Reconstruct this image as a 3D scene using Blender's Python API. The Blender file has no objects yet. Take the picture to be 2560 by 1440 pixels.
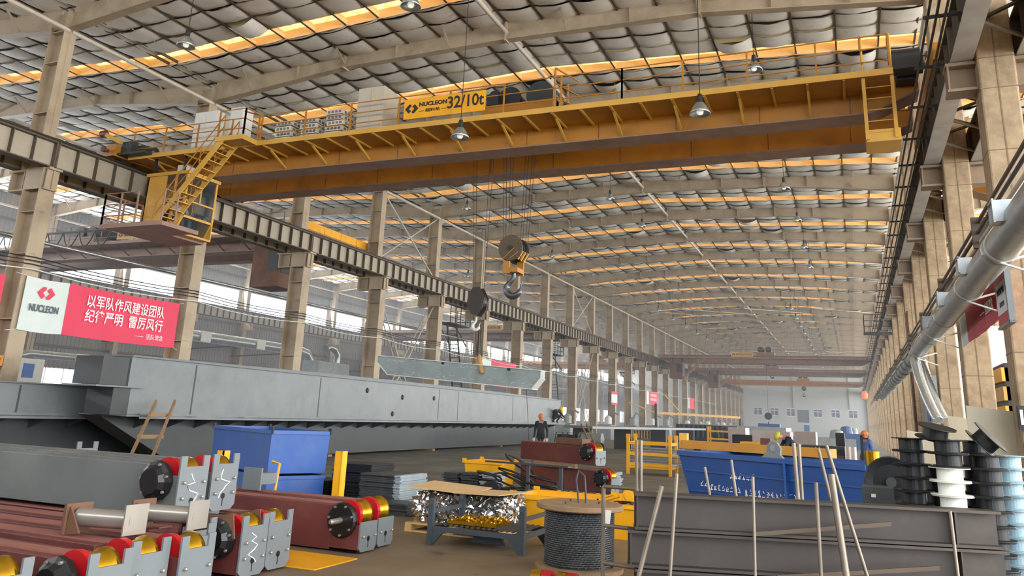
import bpy, bmesh, math, random
from mathutils import Vector, Matrix, Euler
rnd = random.Random(7)
sc = bpy.context.scene
COL = sc.collection
PI = math.pi

# ---------------------------------------------------------------- camera
yaw, pitch, roll = 0.404762433, 0.264319305, 0.0426009211
F_PX, SHX, SHY, EYE = 1974.573, 5.771, -217.302, 1.65
_f = Vector((-math.sin(yaw) * math.cos(pitch), math.cos(yaw) * math.cos(pitch), math.sin(pitch)))
_r = Vector((math.cos(yaw), math.sin(yaw), 0.0))
_u = _r.cross(_f)
CR = _r * math.cos(roll) + _u * math.sin(roll)
CU = _u * math.cos(roll) - _r * math.sin(roll)
CF = _f
cam = bpy.data.cameras.new('camera')
cam.sensor_width = 36.0
cam.lens = F_PX / 2560 * 36
cam.shift_x = -SHX / 2560
cam.shift_y = SHY / 2560
cam.clip_end = 1000
camo = bpy.data.objects.new('camera', cam)
COL.objects.link(camo)
camo.matrix_world = Matrix(((CR.x, CU.x, -CF.x, 0), (CR.y, CU.y, -CF.y, 0), (CR.z, CU.z, -CF.z, EYE), (0, 0, 0, 1)))
sc.camera = camo

# ---------------------------------------------------------------- daylight and exposure
WORLD_STRENGTH = 6.0
SKY = (0.86, 0.93, 1.0)
EXPOSURE = 0.2
HAZE = 0.0024
HAZE_LEFT = 0.009
PANEL_STRENGTH = 1.0
world = bpy.data.worlds.new('daylight')
sc.world = world
world.use_nodes = True
_bg = world.node_tree.nodes['Background']
_bg.inputs[0].default_value = SKY + (1,)
_bg.inputs[1].default_value = WORLD_STRENGTH
sc.view_settings.view_transform = 'Standard'
sc.view_settings.look = 'None'
sc.view_settings.gamma = 1.0
sc.view_settings.use_curve_mapping = False
sc.view_settings.exposure = EXPOSURE
cy = sc.cycles
cy.max_bounces = 6
cy.diffuse_bounces = 4
cy.glossy_bounces = 2
cy.transmission_bounces = 4
cy.transparent_max_bounces = 8
cy.volume_bounces = 0
cy.sample_clamp_indirect = 4
cy.caustics_reflective = False
cy.caustics_refractive = False
cy.use_denoising = True
cy.use_adaptive_sampling = True
cy.adaptive_threshold = 0.03

AREA_LIGHTS = []
def area_light(name, loc, size, size_y, power, col, rot):
    d = bpy.data.lights.new(name, 'AREA')
    d.shape = 'RECTANGLE'; d.size = size; d.size_y = size_y; d.energy = power; d.color = col
    o = bpy.data.objects.new(name, d); COL.objects.link(o)
    o.location = loc; o.rotation_euler = rot
    return o

# added area lights tilted up to brighten the ceiling, the left one at its windows
area_light('fill_right', (26.2, 80, 6.0), 11.0, 180.0, 48000, (1.0, .97, .92), (0, math.radians(90 + 22), 0))  # fill from the unseen outer side of the right bay
area_light('daylight_left', (-45.2, 80, 9.6), 1.7, 180.0, 14000, (.86, .93, 1.0), (0, math.radians(-90 - 12), 0))

# ---------------------------------------------------------------- helpers
def P(px, py, **k):
    """the point where the sight line through picture point (px, py) meets a plane X=, Y= or Z="""
    d = CR * ((px - 1280 - SHX) / F_PX) - CU * ((py - 720 - SHY) / F_PX) + CF
    (a, v), = k.items()
    i = 'XYZ'.index(a)
    o = Vector((0, 0, EYE))
    return o + d * ((v - o[i]) / d[i])

def lin(c):
    return tuple(((v / 255) / 12.92 if v / 255 <= 0.04045 else ((v / 255 + 0.055) / 1.055) ** 2.4) for v in c)

MATS = {}
def mat(name, rgb, rough=0.6, metal=0.0, var=0.12, scale=3.0, dirt=None, damt=0.35, dscale=1.2, bump=0.0, bscale=40.0, stretch=None):
    if name in MATS: return MATS[name]
    m = bpy.data.materials.new(name); m.use_nodes = True
    nt = m.node_tree; n = nt.nodes; l = nt.links
    b = n['Principled BSDF']
    b.inputs['Roughness'].default_value = rough
    b.inputs['Metallic'].default_value = metal
    c = lin(rgb)
    tc = n.new('ShaderNodeTexCoord')
    src = tc.outputs['Object']
    if stretch:
        mp = n.new('ShaderNodeMapping'); mp.inputs['Scale'].default_value = stretch
        l.new(src, mp.inputs[0]); src = mp.outputs[0]
    out = None
    if var:
        t = n.new('ShaderNodeTexNoise'); t.inputs['Scale'].default_value = scale; t.inputs['Detail'].default_value = 4
        l.new(src, t.inputs['Vector'])
        r = n.new('ShaderNodeValToRGB')
        r.color_ramp.elements[0].position = 0.3; r.color_ramp.elements[1].position = 0.7
        r.color_ramp.elements[0].color = tuple(v * (1 - var) for v in c) + (1,)
        r.color_ramp.elements[1].color = tuple(min(1, v * (1 + var)) for v in c) + (1,)
        l.new(t.outputs[0], r.inputs[0]); out = r.outputs[0]
    if dirt:
        t2 = n.new('ShaderNodeTexNoise'); t2.inputs['Scale'].default_value = dscale; t2.inputs['Detail'].default_value = 6
        t2.inputs['Roughness'].default_value = 0.65
        l.new(src, t2.inputs['Vector'])
        r2 = n.new('ShaderNodeValToRGB')
        r2.color_ramp.elements[0].position = 0.48; r2.color_ramp.elements[1].position = 0.72
        r2.color_ramp.elements[0].color = (0, 0, 0, 1); r2.color_ramp.elements[1].color = (damt, damt, damt, 1)
        l.new(t2.outputs[0], r2.inputs[0])
        mx = n.new('ShaderNodeMix'); mx.data_type = 'RGBA'
        l.new(r2.outputs[0], mx.inputs[0])
        if out: l.new(out, mx.inputs[6])
        else: mx.inputs[6].default_value = c + (1,)
        mx.inputs[7].default_value = lin(dirt) + (1,)
        out = mx.outputs[2]
    if out: l.new(out, b.inputs['Base Color'])
    else: b.inputs['Base Color'].default_value = c + (1,)
    if bump:
        t3 = n.new('ShaderNodeTexNoise'); t3.inputs['Scale'].default_value = bscale
        l.new(src, t3.inputs['Vector'])
        bp = n.new('ShaderNodeBump'); bp.inputs['Strength'].default_value = bump; bp.inputs['Distance'].default_value = 0.02
        l.new(t3.outputs[0], bp.inputs['Height']); l.new(bp.outputs[0], b.inputs['Normal'])
    MATS[name] = m
    return m

def emit(name, rgb, strength):
    if name in MATS: return MATS[name]
    m = bpy.data.materials.new(name); m.use_nodes = True
    b = m.node_tree.nodes['Principled BSDF']
    b.inputs['Base Color'].default_value = lin(rgb) + (1,)
    b.inputs['Emission Color'].default_value = lin(rgb) + (1,)
    b.inputs['Emission Strength'].default_value = strength
    MATS[name] = m
    return m

class MB:
    """collects shapes in one mesh"""
    def __init__(s):
        s.v = []; s.f = []; s.sm = []; s.mi = []; s.cur = 0
    def add(s, vs, fs, smooth=False):
        o = len(s.v); s.v += [tuple(v) for v in vs]
        for f in fs:
            s.f.append(tuple(i + o for i in f)); s.sm.append(smooth); s.mi.append(s.cur)
        return s
    def box(s, c, d, R=None):
        x, y, z = d[0] / 2, d[1] / 2, d[2] / 2
        vs = [Vector((i * x, j * y, k * z)) for k in (-1, 1) for j in (-1, 1) for i in (-1, 1)]
        if R is not None: vs = [R @ v for v in vs]
        c = Vector(c)
        return s.add([v + c for v in vs], [(0, 2, 3, 1), (4, 5, 7, 6), (0, 1, 5, 4), (2, 6, 7, 3), (0, 4, 6, 2), (1, 3, 7, 5)])
    def bb(s, x0, x1, y0, y1, z0, z1):
        return s.box(((x0 + x1) / 2, (y0 + y1) / 2, (z0 + z1) / 2), (abs(x1 - x0), abs(y1 - y0), abs(z1 - z0)))
    def bar(s, a, b, w, h=None, up=(0, 0, 1)):
        a = Vector(a); b = Vector(b); h = h or w
        d = (b - a); L = d.length
        if L < 1e-6: return s
        d.normalize(); up = Vector(up)
        if abs(d.dot(up)) > 0.99: up = Vector((1, 0, 0))
        x = d.cross(up).normalized(); z = x.cross(d)
        R = Matrix((x, d, z)).transposed()
        return s.box((a + b) / 2, (w, L, h), R)
    def tube(s, pts, r, n=8, cap=True, smooth=True):
        pts = [Vector(p) for p in pts]
        rs = r if isinstance(r, (list, tuple)) else [r] * len(pts)
        vs = []; fs = []
        pu = None
        for i, p in enumerate(pts):
            d = (pts[min(i + 1, len(pts) - 1)] - pts[max(i - 1, 0)]).normalized()
            u = pu if pu is not None else (Vector((0, 0, 1)) if abs(d.z) < 0.9 else Vector((1, 0, 0)))
            u = (u - d * u.dot(d))
            if u.length < 1e-4: u = d.orthogonal()
            u.normalize(); pu = u; w = d.cross(u)
            for k in range(n):
                a = 2 * PI * k / n
                vs.append(p + (u * math.cos(a) + w * math.sin(a)) * rs[i])
        for i in range(len(pts) - 1):
            for k in range(n):
                fs.append((i * n + k, i * n + (k + 1) % n, (i + 1) * n + (k + 1) % n, (i + 1) * n + k))
        s.add(vs, fs, smooth)
        if cap:
            s.add(vs[:n], [tuple(range(n - 1, -1, -1))]); s.add(vs[-n:], [tuple(range(n))])
        return s
    def lathe(s, c, prof, n=20, axis='Z', smooth=False):
        """prof: list of (radius, height) along the axis"""
        c = Vector(c); vs = []; fs = []
        for r, h in prof:
            for k in range(n):
                a = 2 * PI * k / n; x, y = r * math.cos(a), r * math.sin(a)
                v = {'Z': (x, y, h), 'X': (h, x, y), 'Y': (y, h, x)}[axis]
                vs.append(c + Vector(v))
        for i in range(len(prof) - 1):
            for k in range(n):
                fs.append((i * n + k, i * n + (k + 1) % n, (i + 1) * n + (k + 1) % n, (i + 1) * n + k))
        s.add(vs, fs, smooth)
        if prof[0][0] > 1e-4: s.add(vs[:n], [tuple(range(n - 1, -1, -1))])
        if prof[-1][0] > 1e-4: s.add(vs[-n:], [tuple(range(n))])
        return s
    def prism(s, poly, a, b, plane='XZ'):
        """polygon in a plane, pushed along the third axis from a to b"""
        def m(p, t):
            return {'XZ': (p[0], t, p[1]), 'YZ': (t, p[0], p[1]), 'XY': (p[0], p[1], t)}[plane]
        n = len(poly)
        vs = [m(p, a) for p in poly] + [m(p, b) for p in poly]
        fs = [tuple(range(n)), tuple(range(2 * n - 1, n - 1, -1))] + [((i + 1) % n, i, n + i, n + (i + 1) % n) for i in range(n)]
        return s.add(vs, fs)
    def quad(s, a, b, c, d): return s.add([a, b, c, d], [(0, 1, 2, 3)])
    def mat(s, i): s.cur = i; return s
    def build(s, name, m, parent=None, bevel=0, local=False):
        me = bpy.data.meshes.new(name)
        vs = s.v
        if parent is not None and not local:
            inv = wm(parent).inverted(); vs = [inv @ Vector(v) for v in vs]
        me.from_pydata(vs, [], s.f)
        ms = m if isinstance(m, (list, tuple)) else [m]
        for x in ms: me.materials.append(x)
        me.polygons.foreach_set('use_smooth', s.sm)
        if len(ms) > 1: me.polygons.foreach_set('material_index', s.mi)
        bm = bmesh.new(); bm.from_mesh(me); bmesh.ops.recalc_face_normals(bm, faces=bm.faces); bm.to_mesh(me); bm.free()
        me.update()
        o = bpy.data.objects.new(name, me); COL.objects.link(o)
        if parent is not None: o.parent = parent
        if bevel:
            md = o.modifiers.new('edge', 'BEVEL'); md.width = bevel; md.segments = 2; md.limit_method = 'ANGLE'
        return o

def wm(o):
    m = o.matrix_basis.copy()
    p = o.parent
    while p is not None:
        m = p.matrix_basis @ m; p = p.parent
    return m

def tag(o, label=None, cat=None, group=None, kind=None):
    if label: o['label'] = label
    if cat: o['category'] = cat
    if group: o['group'] = group
    if kind: o['kind'] = kind
    return o

def thing(name, label, cat, loc=(0, 0, 0), rz=0.0, group=None):
    o = bpy.data.objects.new(name, None); COL.objects.link(o)
    o.empty_display_size = 0.1
    o.location = loc; o.rotation_euler = (0, 0, rz)
    return tag(o, label, cat, group)

def one(mb, name, m, label, cat, group=None, bevel=0):
    return tag(mb.build(name, m, bevel=bevel), label, cat, group)

def struct(mb, name, m, parent=None, bevel=0):
    o = mb.build(name, m, parent, bevel=bevel)
    if parent is None: o['kind'] = 'structure'
    return o

KIDS = {}
def dup(root, loc=None, rz=None, label=None, group=None, offset=None):
    """a copy of a thing with copies of its parts and their sub-parts"""
    def kids(o): return [c for c in ALLKIDS() if c.parent is o]
    r = root.copy(); COL.objects.link(r)
    if loc is not None: r.location = loc
    if offset is not None: r.location = Vector(root.location) + Vector(offset)
    if rz is not None: r.rotation_euler = (0, 0, rz)
    if label: r['label'] = label
    if group: r['group'] = group
    for ch in root.children:
        c = ch.copy(); COL.objects.link(c); c.parent = r
        for g in ch.children:
            d = g.copy(); COL.objects.link(d); d.parent = c
    return r

def text(body, size, m, parent, M, name='lettering', bold=0.0, sx=1.0, depth=0.004, align='LEFT', w=None):
    """lettering lying in the local XY plane of the matrix M (world)"""
    cu = bpy.data.curves.new(name, 'FONT'); cu.body = body; cu.size = size; cu.offset = bold; cu.extrude = depth
    cu.align_x = align; cu.align_y = 'CENTER'; cu.resolution_u = 3
    t = bpy.data.objects.new('t', cu); COL.objects.link(t)
    dg = bpy.context.evaluated_depsgraph_get(); dg.update()
    me = bpy.data.meshes.new_from_object(t.evaluated_get(dg))
    bpy.data.objects.remove(t)
    if w and len(me.vertices):
        xs = [v.co.x for v in me.vertices]; sx = w / (max(xs) - min(xs))
        me.transform(Matrix.Translation((-min(xs), 0, 0)))
    me.transform(Matrix.Diagonal((sx, 1, 1, 1)))
    me.transform(wm(parent).inverted() @ M if parent is not None else M)
    me.materials.clear(); me.materials.append(m)
    me.name = name
    o = bpy.data.objects.new(name, me); COL.objects.link(o)
    if parent is not None: o.parent = parent
    return o

def frame(o, x, y):
    """matrix with origin o, x axis x, y axis y"""
    x = Vector(x).normalized(); y = Vector(y); y = (y - x * y.dot(x)).normalized(); z = x.cross(y)
    M = Matrix((x, y, z)).transposed().to_4x4(); M.translation = Vector(o)
    return M
# ---------------------------------------------------------------- materials
M_cream = mat('painted_steel', (178, 160, 134), .55, var=.08, scale=1.5, dirt=(98, 78, 58), damt=.45, dscale=.8)
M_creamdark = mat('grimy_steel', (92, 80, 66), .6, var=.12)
M_web = mat('runway_panel', (176, 166, 146), .55, var=.06, scale=1.2, dirt=(120, 104, 84), damt=.35)
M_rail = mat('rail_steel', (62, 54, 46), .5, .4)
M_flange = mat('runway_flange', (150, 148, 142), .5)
M_soffit_bounce = mat('runway_soffit_bounce', (176, 174, 168), .5)  # lighter flange colour; bounce light off the floor is put into it
M_concrete = mat('boarded_column', (168, 146, 116), .75, var=.14, scale=7, dirt=(98, 76, 54), damt=.55, dscale=1.6, bump=.25, bscale=60)
M_purlin = mat('purlin_steel', (70, 62, 52), .6)
M_pipe = mat('tie_pipe', (190, 180, 164), .5, var=.08)
M_yel = mat('crane_yellow', (178, 120, 36), .45, var=.1, scale=1.1, dirt=(118, 74, 24), damt=.5, dscale=.9)
M_yelpale = mat('crane_yellow_pale', (210, 162, 70), .45, var=.08, scale=1.5)
M_yelobj = mat('shop_yellow', (246, 176, 28), .4, var=.06, dirt=(150, 100, 30), damt=.3)
M_dark = mat('black_steel', (34, 34, 36), .5)
M_darkgreen = mat('motor_green', (48, 56, 54), .45)
M_grey = mat('control_grey', (196, 186, 166), .5, var=.05)
M_white = mat('white_paint', (222, 222, 216), .5, var=.04)
M_brown = mat('brown_primer', (150, 120, 102), .55, var=.1, dirt=(88, 58, 44), damt=.4)
M_oxide = mat('red_oxide', (98, 46, 42), .5, var=.1, scale=2.5, dirt=(134, 84, 74), damt=.4, dscale=2)
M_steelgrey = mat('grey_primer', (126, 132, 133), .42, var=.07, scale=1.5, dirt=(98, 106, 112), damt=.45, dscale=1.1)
M_steeldark = mat('dark_steel', (66, 69, 71), .5, var=.1, scale=1.6)
M_carriage = mat('carriage_grey', (104, 108, 106), .5, var=.1, scale=2.5, dirt=(136, 138, 130), damt=.3)
M_plate = mat('end_plate_grey', (116, 122, 125), .45, var=.06, dirt=(112, 118, 120), damt=.3)
M_red = mat('wheel_red', (182, 22, 28), .4, var=.05)
M_gold = mat('gold_tread', (190, 146, 34), .25, .85, var=.15, scale=8)
M_black = mat('black_plastic', (20, 21, 23), .5, var=.1)
M_blackcap = mat('black_cover', (20, 20, 22), .4)
M_galv = mat('galvanised', (168, 172, 172), .35, .75, var=.12, scale=6)
M_alu = mat('foil_duct', (214, 220, 222), .25, .8, var=.15, scale=12)
M_silver = mat('silver_tube', (186, 180, 170), .3, .7, var=.1)
M_blue = mat('skip_blue', (50, 92, 166), .42, var=.1, scale=2.5, dirt=(94, 116, 158), damt=.35, dscale=1.6)
M_bluedeep = mat('container_blue', (32, 80, 148), .45, var=.1, dirt=(60, 80, 110), damt=.3)
M_wood = mat('bare_wood', (146, 118, 88), .7, var=.18, scale=5, stretch=(1, 1, 6))
M_woodpale = mat('pale_wood', (206, 166, 106), .7, var=.15, scale=6)
M_card = mat('cardboard', (206, 172, 124), .8, var=.05)
M_rust = mat('rusty_steel', (112, 78, 58), .7, var=.2, scale=4, dirt=(70, 46, 34), damt=.5)
M_hot = mat('mill_scale', (58, 50, 44), .55, var=.12, scale=1.5, dirt=(104, 90, 74), damt=.5, dscale=1.3)
M_rod = mat('round_bar', (124, 112, 98), .45, .4, var=.15, scale=6)
M_rope = mat('wire_rope', (74, 76, 78), .45, .5, var=.25, scale=10)
M_sheet = mat('sheet_edges', (70, 72, 74), .5, .3, var=.2, scale=8)
M_sheetlight = mat('sheet_bright', (164, 176, 182), .4, .3, var=.12, scale=6)
M_foil = mat('foil_wrap', (206, 206, 204), .16, .95, var=.1)
M_glass = None
M_banred = mat('banner_red', (226, 62, 92), .6, var=.04, scale=1)
M_banwhite = mat('banner_white', (214, 224, 218), .6, var=.03)
M_letter = mat('white_letter', (246, 246, 244), .6, var=0)
M_ink = mat('ink', (38, 38, 36), .6, var=0)
M_inkgrey = mat('ink_grey', (92, 100, 106), .6, var=0)
M_skin = mat('skin', (190, 138, 110), .5, var=.04)
M_navy = mat('navy_cloth', (36, 40, 62), .8, var=.15, scale=8)
M_jacket = mat('dark_jacket', (40, 42, 50), .8, var=.35, scale=14)
M_trouser = mat('dark_trousers', (28, 30, 36), .85)
M_shirt = mat('white_shirt', (206, 204, 204), .8)
M_helmy = mat('helmet_yellow', (244, 206, 22), .35, var=0)
M_helmo = mat('helmet_orange', (226, 128, 54), .4, var=0)
M_helmg = mat('helmet_lime', (206, 204, 64), .4, var=0)
M_hair = mat('black_hair', (24, 20, 18), .6)
M_plastw = mat('white_reel', (226, 226, 216), .4, var=.03)
M_wallsheet = None
M_panelblue = mat('panel_blue', (48, 96, 176), .5)
M_clutter = mat('machine_grey', (150, 156, 156), .5, var=.15)
M_bluecloth = mat('blue_machine', (52, 84, 136), .5)
M_pink = mat('protective_film', (206, 192, 188), .5, var=.06)
def glassmat():
    m = bpy.data.materials.new('cab_glass'); m.use_nodes = True
    b = m.node_tree.nodes['Principled BSDF']
    b.inputs['Base Color'].default_value = lin((62, 74, 82)) + (1,)
    b.inputs['Roughness'].default_value = 0.05
    b.inputs['Alpha'].default_value = 0.5
    return m
M_glass = glassmat()
# ---------------------------------------------------------------- the hall
D = 6.0
def YN(n): return 14.72 + D * n
N0, N1 = -4, 26
Y_BACK, Y_END = YN(N0), YN(N1)
BAYS = {'main': (-21.35, 2.6), 'left': (-45.35, -21.35), 'right': (2.6, 26.55)}
def roof(x, bay):
    a, b = BAYS[bay]; c = (a + b) / 2
    return 13.65 - 0.045 * abs(x - c)

# floor: worn concrete with a lighter walkway strip along the hall
def floor_mat():
    m = bpy.data.materials.new('concrete_floor'); m.use_nodes = True
    nt = m.node_tree; n = nt.nodes; l = nt.links; b = n['Principled BSDF']
    tc = n.new('ShaderNodeTexCoord')
    t = n.new('ShaderNodeTexNoise'); t.inputs['Scale'].default_value = .5; t.inputs['Detail'].default_value = 8; t.inputs['Roughness'].default_value = .65
    l.new(tc.outputs['Object'], t.inputs['Vector'])
    r = n.new('ShaderNodeValToRGB'); e = r.color_ramp.elements
    e[0].position = .3; e[0].color = lin((104, 86, 66)) + (1,)
    e[1].position = .75; e[1].color = lin((150, 132, 108)) + (1,)
    l.new(t.outputs[0], r.inputs[0])
    # greyer band of the walkway
    sx = n.new('ShaderNodeSeparateXYZ'); l.new(tc.outputs['Object'], sx.inputs[0])
    mr = n.new('ShaderNodeMapRange'); mr.inputs[1].default_value = 13.5; mr.inputs[2].default_value = 17
    l.new(sx.outputs[1], mr.inputs[0])
    t2 = n.new('ShaderNodeTexNoise'); t2.inputs['Scale'].default_value = .9; t2.inputs['Detail'].default_value = 6
    l.new(tc.outputs['Object'], t2.inputs['Vector'])
    r2 = n.new('ShaderNodeValToRGB'); e2 = r2.color_ramp.elements
    e2[0].position = .35; e2[0].color = lin((98, 98, 92)) + (1,); e2[1].position = .7; e2[1].color = lin((134, 134, 126)) + (1,)
    l.new(t2.outputs[0], r2.inputs[0])
    mx = n.new('ShaderNodeMix'); mx.data_type = 'RGBA'
    l.new(mr.outputs[0], mx.inputs[0]); l.new(r.outputs[0], mx.inputs[6]); l.new(r2.outputs[0], mx.inputs[7])
    # dark spots of oil and grime
    t3 = n.new('ShaderNodeTexNoise'); t3.inputs['Scale'].default_value = 2.2; t3.inputs['Detail'].default_value = 5
    l.new(tc.outputs['Object'], t3.inputs['Vector'])
    r3 = n.new('ShaderNodeValToRGB'); e3 = r3.color_ramp.elements
    e3[0].position = .6; e3[0].color = (0, 0, 0, 1); e3[1].position = .72; e3[1].color = (.7, .7, .7, 1)
    l.new(t3.outputs[0], r3.inputs[0])
    mx2 = n.new('ShaderNodeMix'); mx2.data_type = 'RGBA'
    l.new(r3.outputs[0], mx2.inputs[0]); l.new(mx.outputs[2], mx2.inputs[6]); mx2.inputs[7].default_value = lin((64, 52, 42)) + (1,)
    l.new(mx2.outputs[2], b.inputs['Base Color'])
    b.inputs['Roughness'].default_value = .55
    return m
struct(MB().quad((-60, -30, 0), (45, -30, 0), (45, 190, 0), (-60, 190, 0)), 'floor', floor_mat())

# ceiling: sagging insulation sheets between purlins, dark seams
def ceiling_mat():
    m = bpy.data.materials.new('insulation_sheet'); m.use_nodes = True
    nt = m.node_tree; n = nt.nodes; l = nt.links; b = n['Principled BSDF']
    tc = n.new('ShaderNodeTexCoord')
    t = n.new('ShaderNodeTexNoise'); t.inputs['Scale'].default_value = 1.1; t.inputs['Detail'].default_value = 5
    l.new(tc.outputs['Object'], t.inputs['Vector'])
    r = n.new('ShaderNodeValToRGB'); e = r.color_ramp.elements
    e[0].position = .3; e[0].color = lin((216, 212, 202)) + (1,); e[1].position = .65; e[1].color = lin((238, 234, 224)) + (1,)
    l.new(t.outputs[0], r.inputs[0])
    t2 = n.new('ShaderNodeTexNoise'); t2.inputs['Scale'].default_value = 3.2; t2.inputs['Detail'].default_value = 8
    l.new(tc.outputs['Object'], t2.inputs['Vector'])
    r2 = n.new('ShaderNodeValToRGB'); e2 = r2.color_ramp.elements
    e2[0].position = .64; e2[0].color = (0, 0, 0, 1); e2[1].position = .76; e2[1].color = (.4, .4, .4, 1)
    l.new(t2.outputs[0], r2.inputs[0])
    mx = n.new('ShaderNodeMix'); mx.data_type = 'RGBA'
    l.new(r2.outputs[0], mx.inputs[0]); l.new(r.outputs[0], mx.inputs[6]); mx.inputs[7].default_value = lin((96, 84, 66)) + (1,)
    l.new(mx.outputs[2], b.inputs['Base Color']); b.inputs['Roughness'].default_value = .7
    return m
M_ceil = ceiling_mat()
M_seam = mat('seam_gap', (44, 40, 34), .9)
def panel_mat():
    m = bpy.data.materials.new('skylight_panel'); m.use_nodes = True
    nt = m.node_tree; n = nt.nodes; l = nt.links; b = n['Principled BSDF']
    tc = n.new('ShaderNodeTexCoord')
    t = n.new('ShaderNodeTexNoise'); t.inputs['Scale'].default_value = 6; t.inputs['Detail'].default_value = 5
    l.new(tc.outputs['Object'], t.inputs['Vector'])
    r = n.new('ShaderNodeValToRGB'); e = r.color_ramp.elements
    e[0].position = .35; e[0].color = lin((255, 214, 120)) + (1,); e[1].position = .6; e[1].color = lin((255, 242, 190)) + (1,)
    l.new(t.outputs[0], r.inputs[0])
    l.new(r.outputs[0], b.inputs['Emission Color']); b.inputs['Emission Strength'].default_value = PANEL_STRENGTH
    b.inputs['Base Color'].default_value = lin((230, 190, 110)) + (1,)
    return m
M_panel = panel_mat()
M_curb = mat('skylight_curb', (250, 212, 160), .6, var=.06)
SEAM = 7
NP = 20                                     # purlin spaces over a span
def ceiling(bay, n0, n1, cols, name):
    a, b = BAYS[bay]; w = (b - a) / NP
    mb = MB(); seam = MB(); pan = MB(); curb = MB()
    for n in range(n0, n1):
        y0 = YN(n)
        rows = [y0 + D * i / SEAM for i in range(SEAM + 1)]
        ys, ye = y0 + 3 + .42, y0 + 3 + 1.12    # the skylight slot
        segs = []
        for i in range(SEAM):
            s0, s1 = rows[i], rows[i + 1]
            if s0 < ys and s1 > ys and s1 <= ye + .3: segs.append((s0, ys))
            elif s0 >= ys - .01 and s1 <= ye: pass
            elif s0 < ye and s1 > ye: segs.append((ye, s1)) if s0 >= ys else segs.extend([(s0, ys), (ye, s1)])
            else: segs.append((s0, s1))
        for (s0, s1) in segs:
            for j in range(NP):
                x0 = a + w * j
                sag = rnd.uniform(.04, .095) if rnd.random() < .97 else rnd.uniform(.16, .26)
                k = cols; vs = []; fs = []
                for q in range(k + 1):
                    t = q / k; x = x0 + w * t; z = roof(x, bay) - sag * 4 * t * (1 - t)
                    d = rnd.uniform(-.012, .012)
                    vs += [(x, s0 + .012, z + d), (x, (s0 + s1) / 2, z - .025 * (1 if 0 < q < k else 0)), (x, s1 - .012, z + .03 + d)]
                for q in range(k):
                    o = q * 3
                    fs += [(o, o + 1, o + 4, o + 3), (o + 1, o + 2, o + 5, o + 4)]
                mb.add(vs, fs, True)
                # dark strip laid in for the dark, grimy gap at the seam; some left out
                if rnd.random() < .9:
                    m2 = 4; tv = []; tf = []
                    wd = [rnd.uniform(.006, .024) for _ in range(m2 + 1)]
                    for q in range(m2 + 1):
                        t = q / m2; x = x0 + w * t; z = roof(x, bay) - sag * 4 * t * (1 - t) - .02
                        tv += [(x, s0 - wd[q], z - rnd.uniform(0, .02)), (x, s0 + wd[q], z)]
                    for q in range(m2): tf.append((q * 2, q * 2 + 1, q * 2 + 3, q * 2 + 2))
                    seam.add(tv, tf, True)
        # skylight slot: translucent panel above, lined sides, cross pieces under each purlin
        for (xa, xb) in ((a, (a + b) / 2), ((a + b) / 2, b)):
            za, zb = roof(xa + 1e-6, bay), roof(xb - 1e-6, bay)
            h = .26
            pan.quad((xa, ys, za + h), (xb, ys, zb + h), (xb, ye, zb + h), (xa, ye, za + h))
            curb.quad((xa, ye, za - .06), (xb, ye, zb - .06), (xb, ye, zb + h), (xa, ye, za + h))
            curb.quad((xa, ys, za - .02), (xb, ys, zb - .02), (xb, ys, zb + h), (xa, ys, za + h))
        for j in range(1, NP):
            x = a + w * j; z = roof(x, bay)
            curb.bb(x - .025, x + .025, ys, ye, z + .0, z + .2)
    struct(mb, name, M_ceil)
    o = struct(seam, 'ceiling_trim', M_seam)
    struct(pan, 'window_panel', M_panel)
    struct(curb, 'window_frame', M_curb)
ceiling('main', -1, N1, 6, 'ceiling')
ceiling('left', -1, N1, 4, 'ceiling')
ceiling('right', -1, 14, 3, 'ceiling')
# plain roof behind the camera and over the far end of the right bay
for bay, y0, y1 in (('main', Y_BACK, YN(-1)), ('left', Y_BACK, YN(-1)), ('right', Y_BACK, YN(-1)), ('right', YN(14), Y_END)):
    a, b = BAYS[bay]; c = (a + b) / 2; za, zc = roof(a, bay), roof(c, bay)
    struct(MB().quad((a, y0, za), (c, y0, zc), (c, y1, zc), (a, y1, za)).quad((c, y0, zc), (b, y0, za), (b, y1, za), (c, y1, zc)), 'ceiling', M_ceil)
# roof sheeting above
M_roof = mat('roof_sheet', (120, 122, 124), .6)
for bay in BAYS:
    a, b = BAYS[bay]; c = (a + b) / 2; za, zc = roof(a, bay) + .4, roof(c, bay) + .4
    struct(MB().quad((a, Y_BACK, za), (c, Y_BACK, zc), (c, Y_END, zc), (a, Y_END, za)).quad((c, Y_BACK, zc), (b, Y_BACK, za), (b, Y_END, za), (c, Y_END, zc)), 'roof', M_roof)

# purlins along the hall
for bay, y0, y1 in (('main', YN(-1), Y_END), ('left', YN(-1), Y_END), ('right', YN(-1), YN(14))):
    a, b = BAYS[bay]; w = (b - a) / NP; first = None
    for j in range(NP + 1):
        x = a + w * j; z = roof(x, bay)
        if first is None:
            first = struct(MB().bb(-.022, .022, y0, y1, -.035, .06), 'purlin_beam', M_purlin); o = first
        else:
            o = first.copy(); COL.objects.link(o)
        o.location = (x, 0, z)
        if j in (0, NP): o.location.x += .2 if j == 0 else -.2

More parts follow.
